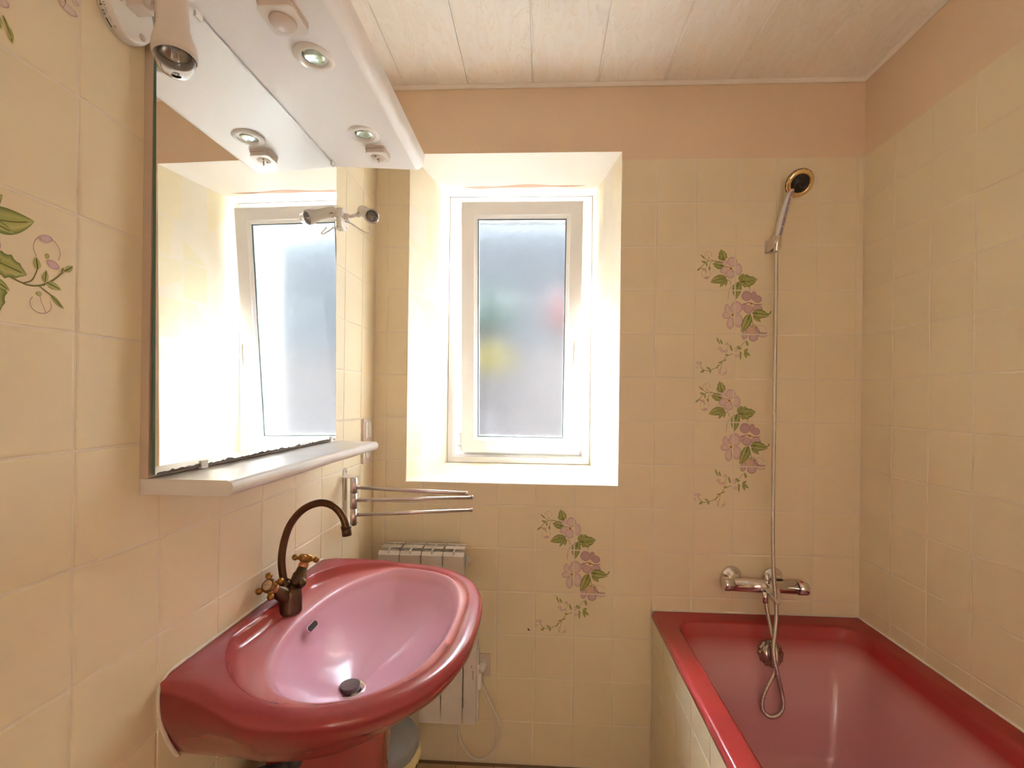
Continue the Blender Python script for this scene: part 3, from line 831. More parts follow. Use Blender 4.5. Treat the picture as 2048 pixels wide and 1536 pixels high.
# drain
mb = MB(); mb.lathe([(.036, .0), (.0365, .0018), (.034, .003), (.029, .0015), (.026, -.001), (.0001, -.001)], Matrix.Translation((DX, DY, .7455)), n=40); dr = mb.build('drain', MT['chrome'], SK)
mb = MB(); Tp = Matrix.Translation((DX, DY, .746)); mb.lathe([(.0230, 0), (.0230, .010)], Tp, n=32); mb.lathe([(.0230, .010), (.0222, .0112)], Tp, n=32); mb.lathe([(.0222, .0112), (.0001, .0114)], Tp, n=32); mb.build('plug', MT['smoke'], dr)
# pedestal column
rs = []
for z, hw, fr in ((0, .105, -.345), (.02, .105, -.345), (.05, .092, -.355), (.3, .080, -.365), (.55, .084, -.362), (.66, .092, -.352), (.735, .105, -.335)):
    rs.append([( -.60 + (fr+.60)*max(0, cos(t))**.5 if cos(t) > 0 else -.60, 1.092 + hw*(1 if sin(t) > 0 else -1)*abs(sin(t))**.55, z) for t in [2*pi*j/48 for j in range(48)]])
mb = MB(); mb.rings(rs, cap0=True, cap1=True); mb.build('pedestal', MT['pedestal'], SK)
# mounting bolt under the near end
mb = MB(); mb.cyl((XL+.002, .868, .752), (-.60, .868, .752), .007, n=12); mb.cyl((-.612, .868, .752), (-.603, .868, .752), .013, n=6); mb.build('mounting_bolt', MT['black'], SK)
# silicone bead following the wall edge of the basin
pts = [(XL+.001, YC-.262-.004, .762)] + [(XL+.001, YC-w_-.003, z_) for w_, z_ in ((.272, .775), (.285, .80), (.300, .835), (.309, .868), (.312, .895), (.309, .915), (.295, .930))]
pts += [(XL+.001, YC-.28+.05*i, .9330) for i in range(12)] + [(XL+.001, YC+.296, .930)]
mb = MB(); mb.tube(catmull(pts, 4), .0036, n=8); mb.build('silicone_bead', MT['silicone'], SK)
# waste pipes
TR = thing('sink_trap', 'dark plastic waste pipe and trap under the washbasin beside the pedestal', 'pipe', (-.60, 1.0, .5))
mb = MB(); mb.tube(catmull([(-.53, 1.02, .625), (-.56, 1.01, .605), (-.60, 1.00, .592), (-.64, .99, .585), (XL, .985, .583)], 5), .016, n=14); mb.build('pipe', MT['pipe'], TR)
mb = MB(); mb.cyl((-.60, .975, .50), (-.60, .975, .60), .019); mb.cyl((-.60, .975, .545), (-.60, .975, .562), .026, n=10); mb.cyl((-.527, 1.021, .627), (-.548, 1.012, .612), .022, n=10); mb.build('coupling_nut', MT['pipe'], TR)
mb = MB(); mb.tube(catmull([(-.60, .975, .51), (-.60, .985, .47), (-.60, 1.0, .455), (-.61, 1.015, .47), (-.64, 1.02, .50), (XL, 1.02, .51)], 5), .015, n=12); mb.build('trap_bend', MT['pipe'], TR)

# ------------------------------------------------------------------ mixer tap of the basin
TP = thing('basin_tap', 'antique dark brass swan-neck mixer tap on the washbasin deck', 'tap', (-.606, 1.108, .908))
bx, by, bz = -.606, 1.108, .9035
mb = MB(); mb.lathe([(.0265, 0), (.0268, .004), (.0262, .008), (.0262, .034), (.0245, .050), (.0195, .060), (.010, .064), (.0001, .065)], Matrix.Translation((bx, by, bz)), n=32)
body = mb.build('tap_body', MT['bronze'], TP)
sp = [(bx-.012, by, bz+.05), (bx-.020, by, bz+.085), (bx-.024, by, bz+.125), (bx-.018, by, bz+.17), (bx-.001, by, bz+.215), (bx+.030, by, bz+.250), (bx+.070, by, bz+.266), (bx+.105, by, bz+.258), (bx+.128, by, bz+.232), (bx+.136, by, bz+.205)]
mb = MB(); mb.tube(catmull(sp, 8), .0088, n=18); spout = mb.build('spout', mat('bronze_spout', (.13, .07, .035), .30, metal=.95, vary=.3, vscale=30), TP)
mb = MB(); mb.tube([(bx+.1362, by, bz+.208), (bx+.1385, by, bz+.188)], .0112, n=18); mb.tube([(bx+.1358, by, bz+.211), (bx+.1364, by, bz+.206)], .0122, n=18); mb.build('aerator', MT['bronze'], spout)
mb = MB(); mb.lathe([(.015, 0), (.0165, .006), (.0155, .018), (.012, .024), (.0095, .026)], Matrix.Translation((bx-.015, by, bz+.05)), n=24); mb.build('spout_collar', MT['bronze'], spout)
def cross_handle(name, o, d, rollang, disc):
    M = axis_mtx(o, d) @ Matrix.Rotation(rollang, 4, 'Z')
    st = Vector((bx, by, bz+.028)); ov = Vector(o)
    dd = (ov-st).normalized(); L = (ov-st).length
    mb = MB(); MM = axis_mtx(st, dd)
    mb.lathe([(.0185, .004), (.0185, .020), (.0175, .024), (.0165, L*.62), (.0135, L*.66), (.012, L*.78), (.008, L*.82), (.008, L)], MM, n=26)
    vb = mb.build('valve_stem', MT['bronze'], TP)
    mb = MB(); mb.lathe([(.0115, L*.80), (.0120, L*.81), (.0120, L*.90), (.0105, L*.92)], MM, n=22); mb.build('collar_ring', MT['copper'], vb)
    mb = MB(); mb.lathe([(.0001, -.006), (.011, -.006), (.0155, -.001), (.0165, .004), (.0165, .009), (.0145, .0125), (.0125, .0130), (.0115, .0120), (.0001, .0118)], M, n=32)
    h = mb.build(name, MT['brass'] if not disc else mat('dark_brass_hub', (.25, .14, .06), .32, metal=.95, vary=.3, vscale=80), TP)
    for k in range(4):
        a = pi/2*k; R2 = M @ Matrix.Rotation(a, 4, 'Z') @ Matrix.Rotation(pi/2, 4, 'Y')
        mb = MB(); mb.lathe([(.0052, .011), (.0046, .0145), (.0060, .0155), (.0060, .017), (.0042, .018), (.0042, .019), (.0060, .0205), (.0076, .024), (.0078, .027), (.0067, .0305), (.0040, .0328), (.0001, .0335)], Matrix.Translation(M @ Vector((0, 0, .003)) - M.translation) @ R2, n=18)
        mb.build('knob', MT['brass'], h)
    if disc:
        mb = MB(); mb.lathe([(.0112, .0119), (.0110, .0131), (.0001, .0133)], M, n=28); dc = mb.build('ceramic_disc', MT['cream_disc'], h)
        mb = MB()
        for i in range(6):
            x = -.0068 + i*.0026
            for a, b in (((x, -.0012), (x+.0004, .0014)), ((x, .0010), (x+.0015, .0014)), ((x+.0004, -.0001), (x+.0013, .0003))):
                q = [M @ Matrix.Rotation(-rollang, 4, 'Z') @ Vector((p, r, .0137)) for p, r in ((a[0], a[1]), (b[0], a[1]), (b[0], b[1]), (a[0], b[1]))]
                mb.add(q, [(0, 1, 2, 3)])
        mb.build('disc_mark', MT['ink'], dc)
cross_handle('near_handle', (bx-.020, by-.052, bz+.080), (-.15, -.85, .62), .55, True)
cross_handle('far_handle', (bx+.010, by+.050, bz+.108), (.06, .42, .90), .35, False)
mb = MB(); mb.tube(catmull([(bx+.012, by+.01, bz+.048), (bx+.020, by+.006, bz+.062), (bx+.028, by-.002, bz+.070)], 4), [.008, .008, .0078, .0075, .0075, .0078, .0085, .0098, .0105], n=14); mb.ball((bx+.029, by-.003, bz+.071), .0112, n=9)
mb.build('pop_up_lever', MT['bronze'], TP)

# ------------------------------------------------------------------ swivel towel rail
TRL = thing('towel_rail', 'steel swivel towel rail with three arms on the left wall above the radiator', 'towel rail', (XL, 1.545, 1.07))
f = lambda y, z, d: (XL+d, y, z)
mb = MB(); mb.prism(rrect(1.531, .953, 1.561, 1.187, .0148, 8), f, 0, .003); pl = mb.build('wall_plate', MT['steel'], TRL)
mb = MB(); mb.prism(rrect(1.5405, 1.075, 1.5515, 1.150, .005, 6), f, .0031, .0034); mb.build('plate_slot', mat('slot_shade', (.30, .26, .24), .3, metal=1), pl)
for z in (.968, 1.174):
    mb = MB(); mb.cyl((XL+.003, 1.546, z), (XL+.0045, 1.546, z), .004, n=12); mb.build('screw', MT['chrome'], pl)
PX, PY = -.6195, 1.517
for za in (1.1585, .9985):
    mb = MB(); mb.box((XL+.003, 1.512, za), (PX+.003, 1.556, za+.0025)); mb.build('bracket', MT['steel'], TRL, bevel=.0008)
for i, (za, zb, zc, ex, ey) in enumerate(((1.1575, 1.1075, 1.1265, -.2344, 1.462), (1.1065, 1.0555, 1.0835, -.2350, 1.600), (1.0545, 1.0015, 1.0345, -.2400, 1.622))):
    mb = MB(); mb.cyl((PX, PY, zb), (PX, PY, za), .0115, n=24); pv = mb.build('pivot_sleeve', MT['steel'], TRL)
    dv = Vector((ex-PX, ey-PY, 0)).normalized()
    mb = MB(); a = Vector((PX, PY, zc)) + dv*.010; b = Vector((ex, ey, zc)); mb.cyl(a, b, .0058, n=16); br = mb.build('rail_bar', MT['steel'], TRL)
    mb = MB(); mb.cyl(b, b + dv*.004, .0078, n=16); mb.build('end_cap', MT['steel'], br)

# ------------------------------------------------------------------ radiator
RD = thing('radiator', 'white electric finned radiator on the back wall behind the washbasin', 'radiator', (-.41, YB, .22))
RF, RB = 1.688, 1.775
pit = .0806
x0 = -.5945
for i in range(4):
    a = x0 + pit*i; b = a + pit - .0034
    mb = MB()
    mb.prism(rrect(a, .232, b, .846, .006, 3), lambda u, v, d: (u, RF+d, v), 0, .004)                 # front plate
    m_ = (a+b)/2
    mb.box((m_-.0035, RF+.003, .245), (m_+.0035, RB-.002, .862))                                  # web
    mb.box((a+.008, RF+.026, .24), (b-.008, RF+.029, .858)); mb.box((a+.008, RF+.058, .24), (b-.008, RF+.061, .862))
    o = mb.build('radiator_section', MT['rad'], RD, bevel=.0012)
    mb = MB()
    # top: sloped lip, ridge plate, rear plate
    mb.add([(a, RF, .846), (b, RF, .846), (b, RF+.012, .858), (a, RF+.012, .858), (a, RF+.003, .842), (b, RF+.003, .842), (b, RF+.014, .855), (a, RF+.014, .855)], [(0,1,2,3), (4,7,6,5), (0,4,5,1), (3,2,6,7), (0,3,7,4), (1,5,6,2)])
    mb.box((a+.003, RF+.026, .8625), (b-.003, RF+.060, .866))
    mb.box((a+.003, RB-.010, .862), (b-.003, RB, .866)); mb.box((a+.006, RB-.003, .24), (b-.006, RB, .862))
    mb.box((m_-.0035, RF+.010, .854), (m_+.0035, RB-.004, .864))
    mb.build('top_fin', MT['rad'], o, bevel=.0008)
mb = MB(); mb.cyl((x0+4*pit-.002, 1.735, .815), (x0+4*pit+.008, 1.735, .815), .021, n=24); mb.cyl((x0+4*pit+.008, 1.735, .815), (x0+4*pit+.014, 1.735, .815), .014, n=8); mb.build('end_plug', MT['rad'], RD)
for za in (.815, .28):
    mb = MB(); mb.cyl((x0, 1.735, za), (x0+4*pit+.002, 1.735, za), .016); mb.build('header_tube', MT['rad'], RD)
for x in (-.52, -.36):
    for za in (.70, .33):
        mb = MB(); mb.box((x-.012, RB-.004, za), (x+.012, YB, za+.04)); mb.build('wall_bracket', MT['rad'], RD)
# control box section
ca, cb = x0+4*pit+.002, x0+4*pit+.048
mb = MB()
pf = [(RF, .232), (RF+.055, .232), (RF+.055, .522), (RF+.030, .5225)] + [(RF+.030-.030*sin(t), .4925+.030*cos(t)) for t in [pi/2*j/6 for j in range(1, 7)]]
n = len(pf); mb.add([(ca, y, z) for y, z in pf] + [(cb, y, z) for y, z in pf], [tuple(range(n))[::-1], tuple(range(n, 2*n))] + [(j, (j+1) % n, n+(j+1) % n, n+j) for j in range(n)])
cbx = mb.build('control_box', MT['rad'], RD, bevel=.0015)
mb = MB(); mb.box((cb, RF+.012, .236), (cb+.006, RF+.050, .500)); mb.build('side_cover', MT['rad'], cbx, bevel=.002)
mb = MB(); mb.lathe([(.028, 0), (.028, .006), (.024, .010), (.0001, .011)], axis_mtx((cb+.005, RF+.030, .375), (1, 0, 0)), n=24); mb.build('thermostat_dial', MT['plastic'], cbx)
mb = MB(); mb.ball((cb+.006, RF+.018, .435), .006, n=8, sc=(1, 1, 1.6)); mb.build('indicator', MT['plastic'], cbx)
mb = MB()
for u, z in ((.028, .444), (.029, .437), (.0335, .425), (.033, .419), (.034, .412), (.0332, .405), (.034, .398)):
    mb.box((ca+u, RF-.0004, z), (ca+u+.0022, RF, z+.0032))
mb.box((ca+.0272, RF-.0004, .4405), (ca+.0278, RF, .447)); mb.box((ca+.0318, RF-.0004, .399), (ca+.0323, RF, .430))
mb.build('logo_mark', MT['ink'], cbx)
# socket and plug
root = thing('wall_socket', 'cream square wall socket low on the back wall right of the radiator', 'socket', (-.216, YB, .387))
f = lambda x, z, d: (x, YB-d, z)
mb = MB(); mb.prism(rrect(-.252, .345, -.184, .430, .003), f, 0, .009); mb.build('plate', MT['taupe'], root, bevel=.001)
mb = MB(); mb.lathe([(.022, 0), (.021, .002), (.019, .0012), (.0001, .001)], axis_mtx((-.220, YB-.009, .39), (0, -1, 0)), n=28); mb.build('socket_well', MT['plastic'], root)
root = thing('power_plug', 'white plug with a thin cable looping under the radiator', 'plug', (-.217, YB-.02, .39))
mb = MB(); mb.lathe([(.0001, 0), (.019, 0), (.020, .010), (.017, .026), (.010, .034), (.0001, .036)], axis_mtx((-.219, YB-.0115, .388), (0, -1, 0)), n=24); mb.build('plug_body', MT['plastic'], root)
cb_pts = [(-.219, 1.772, .375), (-.217, 1.768, .350), (-.205, 1.765, .318), (-.178, 1.765, .262), (-.150, 1.765, .205), (-.139, 1.766, .168), (-.143, 1.768, .125), (-.168, 1.77, .073), (-.205, 1.77, .043), (-.245, 1.77, .048), (-.285, 1.768, .095), (-.302, 1.765, .15), (-.304, 1.760, .20), (-.300, 1.755, .24)]
mb = MB(); mb.tube(catmull(cb_pts, 6), .0033, n=10); mb.build('cable', MT['plastic'], root)

# ------------------------------------------------------------------ bin
BX, BY, BR = -.525, 1.515, .130
BN = thing('waste_bin', 'grey lidded waste bin with a yellowish liner on the floor behind the pedestal', 'bin', (BX, BY, 0))
T = Matrix.Translation((BX, BY, 0))
mb = MB(); mb.lathe([(.0001, .001), (BR*.80, .001), (BR*.82, .006), (BR*.95, .262), (BR*.93, .262)], T, n=40); mb.build('bin_body', MT['bin'], BN)
mb = MB(); mb.lathe([(BR*1.0, .262), (BR*1.01, .268), (BR*1.01, .292), (BR*.97, .300), (BR*.5, .306), (.0001, .308)], T, n=48); mb.build('bin_lid', MT['lidgrey'], BN)
mb = MB(); rs = []
for k, (r, z) in enumerate(((.985, .266), (1.03, .262), (1.06, .235), (1.00, .215))):
    rs.append([(BX + BR*(r + .03*sin(7*t+k)*(k > 0) + .025*sin(17*t))*cos(t), BY + BR*(r + .03*sin(7*t+k)*(k > 0))*sin(t), z + .012*sin(5*t+k)*(k > 0)) for t in [2*pi*j/90 for j in range(90)]])
mb.rings(rs); mb.build('liner', MT['bag'], BN)

# ------------------------------------------------------------------ bathtub
TX0, TX1, TY0, TY1, TZ = .4345, XR-.0005, .16, YB-.0005, .6185
BT = thing('bathtub', 'red rimmed bathtub with pink inside along the right wall', 'bathtub', (.82, 1.0, 0))
def rr3(x0, y0, x1, y1, r, z, k=10): return [(x, y, z) for x, y in rrect(x0, y0, x1, y1, r, k)]
tr_, tc_ = [], []
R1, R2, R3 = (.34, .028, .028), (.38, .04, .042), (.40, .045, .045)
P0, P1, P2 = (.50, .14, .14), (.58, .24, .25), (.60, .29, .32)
def tring(x0, y0, x1, y1, r, z, c): tr_.append(rr3(x0, y0, x1, y1, r, z)); tc_.append(c)
tring(TX0+.003, TY0, TX1, TY1, .012, .588, R2)
tring(TX0, TY0, TX1, TY1, .014, .594, R2)
tring(TX0, TY0, TX1, TY1, .014, .606, R2)
tring(TX0+.003, TY0+.003, TX1, TY1, .015, .614, R2)
tring(TX0+.009, TY0+.009, TX1, TY1, .018, TZ, R1)
tring(TX0+.014, TY0+.014, TX1-.004, TY1-.004, .020, TZ, R1)
IX0, IX1, IY0, IY1 = .508, 1.150, .24, 1.738
tring(IX0-.012, IY0-.01, IX1+.015, IY1+.012, .085, TZ-.001, R1)
tring(IX0-.004, IY0-.003, IX1+.005, IY1+.004, .080, TZ-.004, R1)
tring(IX0, IY0, IX1, IY1, .078, TZ-.012, R3)
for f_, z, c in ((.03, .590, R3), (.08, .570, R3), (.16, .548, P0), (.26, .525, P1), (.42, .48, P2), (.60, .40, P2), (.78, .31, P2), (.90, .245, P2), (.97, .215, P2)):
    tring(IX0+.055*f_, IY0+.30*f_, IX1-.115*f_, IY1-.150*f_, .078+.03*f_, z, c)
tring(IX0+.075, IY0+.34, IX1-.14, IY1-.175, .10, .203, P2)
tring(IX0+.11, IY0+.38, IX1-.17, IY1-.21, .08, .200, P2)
mb = MB(); mb.rings(tr_, smooth=True, cols=tc_, cap1=True); mb.build('tub_shell', MT['tub'], BT)
# silicone along wall joints
mb = MB(); mb.tube([(TX0+.004, YB-.0015, TZ+.0012), (XR-.0015, YB-.0015, TZ+.0012), (XR-.0015, TY0, TZ+.0012)], .0042, n=8); mb.build('silicone_bead', MT['silicone'], BT)
# overflow rosette on the end slope
oc = Vector((.830, 1.698, .530)); od = Vector((0, -.95, .31)).normalized(); M = axis_mtx(oc, od)
mb = MB(); mb.lathe([(.044, .0), (.0445, .004), (.042, .009), (.036, .012)], M, n=96, lobes=12, amp=.035); mb.lathe([(.036, .010), (.034, .016), (.028, .021), (.015, .024), (.0001, .0245)], M, n=40)
mb.build('overflow_rosette', mat('tarnished_chrome', (.45, .38, .34), .2, metal=1, vary=.3, vscale=90), BT)
# tiled apron panel under the outer rim
mb = MB(); mb.box((.4395, TY0, 0), (.455, YB, .588)); AP = mb.build('wall_apron', MT['grout']); AP['kind'] = 'structure'
ys = [TY0] + [1.3431+.0-.15*i for i in range(7, -1, -1)] + [1.4927, 1.6427, 1.7927, YB]
ys = sorted(set([round(y, 4) for y in ys if y > TY0+.01] + [TY0])); 
vs = [0.0] + [rowz(r) for r in range(12, 9, -1)] + [.587]
tile_grid(AP, [-y for y in ys][::-1], vs, Vector((.4380, 0, 0)), -Y_, Z_, -X_, MT['tile'])

# ------------------------------------------------------------------ bath mixer
BMX = thing('bath_mixer', 'chrome thermostatic bath mixer on the back wall above the tub rim', 'tap', (.84, YB, .75))
my, mz0, mz1 = 1.745, .7545, .7465
def mzx(x): return mz0 + (mz1-mz0)*(x-.68)/(.30)
mb = MB(); mb.cyl((.716, my, mzx(.716)), (.945, my, mzx(.945)), .0230, n=28); bm_ = mb.build('mixer_body', MT['chrome'], BMX)
for x0_, x1_, nm in ((.681, .7145, 'flow_handle'), (.9465, .983, 'temperature_handle')):
    a = Vector((x0_, my, mzx(x0_))); b = Vector((x1_, my, mzx(x1_))); d = (b-a) if x0_ > .8 else (a-b); s0 = a if x0_ > .8 else b
    L = d.length; M = axis_mtx(s0, d)
    mb = MB(); mb.lathe([(.0230, 0), (.0245, .001), (.0245, L*.85), (.0225, L*.96), (.019, L), (.0001, L)], M, n=30); hh = mb.build(nm, MT['chrome'], BMX)
    mb = MB(); mb.lathe([(.0232, -.0014), (.0232, .0)], M, n=28); mb.build('joint_ring', MT['dark'], hh)
    if x0_ > .8:
        mb = MB(); mb.box((x0_+.010, my-.007, mzx(.96)+.0215), (x0_+.021, my+.007, mzx(.96)+.0265)); mb.build('safety_button', MT['redbutton'], hh, bevel=.002)
        mb = MB()
        for u, w_ in ((.004, -.6), (.008, -.5), (.004, -.35), (.009, -.2)): 
            y = my - .0224*cos(w_); mb.box((x0_+u, y-.0004, mzx(.96)+.0224*sin(w_)), (x0_+u+.002, y+.0004, mzx(.96)+.0224*sin(w_)+.0016))
        mb.build('scale_marks', MT['ink'], hh)
    else:
        mb = MB(); mb.ball((x0_+.014, my-.019, mzx(.69)-.006), .007, n=8, sc=(1.3, .8, 1)); mb.build('eco_button', MT['chrome'], hh)
for x in (.735, .889):
    mb = MB(); mb.lathe([(.0385, 0), (.0385, .002), (.036, .008), (.022, .026), (.0165, .030), (.0165, .052)], axis_mtx((x, YB, .7625), (0, -1, -.05)), n=40); mb.build('wall_rosette', MT['chrome'], BMX)
# spout wedge and hose outlet
mb = MB()
rs = [[(x, my+dy-.006, z) for x, dy, z in r] for r in (
   [(.812, .012, .752), (.812, -.014, .755), (.872, -.014, .753), (.872, .012, .750)],
   [(.822, .010, .733), (.822, -.036, .744), (.869, -.036, .742), (.869, .010, .731)],
   [(.838, .000, .716), (.838, -.052, .723), (.862, -.052, .722), (.862, .000, .715)],
   [(.842, -.010, .706), (.842, -.054, .712), (.859, -.054, .711), (.859, -.010, .705)])]
mb.rings(rs, cap0=True, cap1=True, smooth=False); mb.build('spout', MT['chrome'], BMX, bevel=.004, seg=3)
mb = MB(); mb.cyl((.8165, my-.030, .742), (.8183, my-.033, .704), .0095, n=18); mb.build('hose_outlet', MT['chrome'], BMX)
mb = MB(); mb.cyl((.838, my-.010, .765), (.836, my-.004, .796), .0075, n=16, r2=.0085); mb.ball((.836, my-.004, .797), .009, n=8, sc=(1, 1, .6)); mb.build('diverter_knob', MT['chrome'], BMX)

# ------------------------------------------------------------------ shower holder, head, hose
HB = thing('shower_holder', 'small chrome wall holder gripping the hand shower', 'holder', (.862, YB, 2.015))
mb = MB(); mb.box((.845, YB-.012, 1.992), (.868, YB, 2.040)); mb.build('wall_block', MT['steel'], HB, bevel=.002)
mb = MB()
for s in (-1, 1):
    cx_ = .8640 + s*.0135
    mb.add([(cx_-.003, YB-.010, 2.036), (cx_+.003, YB-.010, 2.036), (cx_+.003, YB-.058, 2.042), (cx_-.003, YB-.058, 2.042), (cx_-.003, YB-.010, 1.994), (cx_+.003, YB-.010, 1.994), (cx_+.003, YB-.056, 1.998), (cx_-.003, YB-.056, 1.998)],
       [(0,1,2,3),(7,6,5,4),(0,4,5,1),(1,5,6,2),(2,6,7,3),(3,7,4,0)])
mb.box((.852, YB-.020, 1.994), (.878, YB-.010, 2.036))
mb.build('fork', MT['steel'], HB, bevel=.0015)
SH_ = thing('hand_shower', 'chrome hand shower with a gold ringed black face hanging on the back wall', 'shower', (.866, 1.755, 2.02))
hp = catmull([(.8643, 1.762, 1.985), (.8655, 1.759, 2.025), (.8755, 1.754, 2.080), (.8870, 1.750, 2.135), (.9010, 1.750, 2.185), (.9180, 1.752, 2.222)], 6)
k = len(hp); rr_ = [.0088 + .0050*min(1, i/8) - .0018*max(0, (i-22)/8) for i in range(k)]
mb = MB(); mb.tube(hp, rr_, n=20); hnd = mb.build('shower_handle', MT['chrome'], SH_)
mb = MB(); fp_ = [p + Vector((.0015, -.0125, 0)) for p in hp[8:27]]; mb.tube(fp_, [.004]*len(fp_), n=8); mb.build('grip_strip', MT['lilac'], hnd)
for i in (11, 15, 19, 23):
    mb = MB(); mb.ball(tuple(hp[i] + Vector((.002, -.0150, 0))), .0036, n=7); mb.build('grip_stud', MT['chrome'], hnd)
hc = Vector((.9320, 1.747, 2.236)); hd_ = Vector((-.02, -.84, -.54)).normalized(); M = axis_mtx(hc, hd_)
mb = MB(); mb.lathe([(.0001, -.014), (.020, -.013), (.040, -.006), (.0480, .002), (.0490, .010), (.0485, .014)], M, n=48); mb.build('head_shell', MT['chrome'], SH_)
mb = MB(); mb.lathe([(.0492, .0138), (.0492, .0155), (.0475, .016)], M, n=48); mb.build('seal_ring', MT['black'], SH_)
mb = MB(); mb.lathe([(.0475, .0145), (.0478, .019), (.0440, .0225), (.0375, .0232), (.0325, .0225), (.0318, .020)], M, n=96, lobes=16, amp=.012); mb.build('face_ring', MT['gold'], SH_)
mb = MB(); mb.lathe([(.0325, .019), (.0318, .0212), (.0001, .0222)], M, n=40); fc = mb.build('spray_face', MT['black'], SH_)
mb = MB()
for a in range(3):
    pts = [M @ Vector((r*cos(a*2*pi/3 + r*70), r*sin(a*2*pi/3 + r*70), .0226)) for r in [.004+.0026*i for i in range(10)]]
    mb.tube(pts, .0006, n=6)
mb.build('swirl_line', mat('swirl_grey', (.10, .10, .10), .4), fc)
# hose
hose = [(0.8183, 1.712, 0.7085), (0.8229, 1.706, 0.6717), (0.8263, 1.69, 0.6259), (0.8283, 1.672, 0.5944), (0.8289, 1.655, 0.5614), (0.8261, 1.645, 0.527), (0.8163, 1.638, 0.4944), (0.7979, 1.634, 0.4616), (0.7796, 1.63, 0.429), (0.7707, 1.628, 0.399), (0.7729, 1.625, 0.3737), (0.7868, 1.622, 0.3575), (0.803, 1.621, 0.3538), (0.8234, 1.622, 0.3609), (0.8375, 1.624, 0.3806), (0.8398, 1.626, 0.4067), (0.8355, 1.628, 0.4361), (0.825, 1.623, 0.4733), (0.8155, 1.62, 0.5094), (0.8092, 1.625, 0.5441), (0.8126, 1.64, 0.5809), (0.8244, 1.656, 0.6139), (0.8416, 1.682, 0.6531), (0.8478, 1.695, 0.6933), (0.8435, 1.698, 0.7557), (0.8429, 1.712, 0.8589), (0.8451, 1.722, 1.0731), (0.8538, 1.738, 1.4358), (0.8599, 1.75, 1.7124), (0.8631, 1.757, 1.8801), (0.8643, 1.762, 1.9835)]
pts = catmull(hose, 12)
# resample evenly
seg = [0]
for i in range(1, len(pts)): seg.append(seg[-1] + (pts[i]-pts[i-1]).length)
tot = seg[-1]; NR = int(tot/.00145); out = []; k = 0
for i in range(NR+1):
    d = tot*i/NR
    while k < len(seg)-2 and seg[k+1] < d: k += 1
    t = (d-seg[k])/max(1e-9, seg[k+1]-seg[k]); out.append(pts[k].lerp(pts[k+1], t))
mb = MB(); mb.tube(out, [.0076 if (i % 3) else .0062 for i in range(len(out))], n=10)
tag(mb.build('shower_hose', MT['chrome_hose']), 'ribbed metal shower hose hanging from the hand shower and looping into the tub', 'hose')

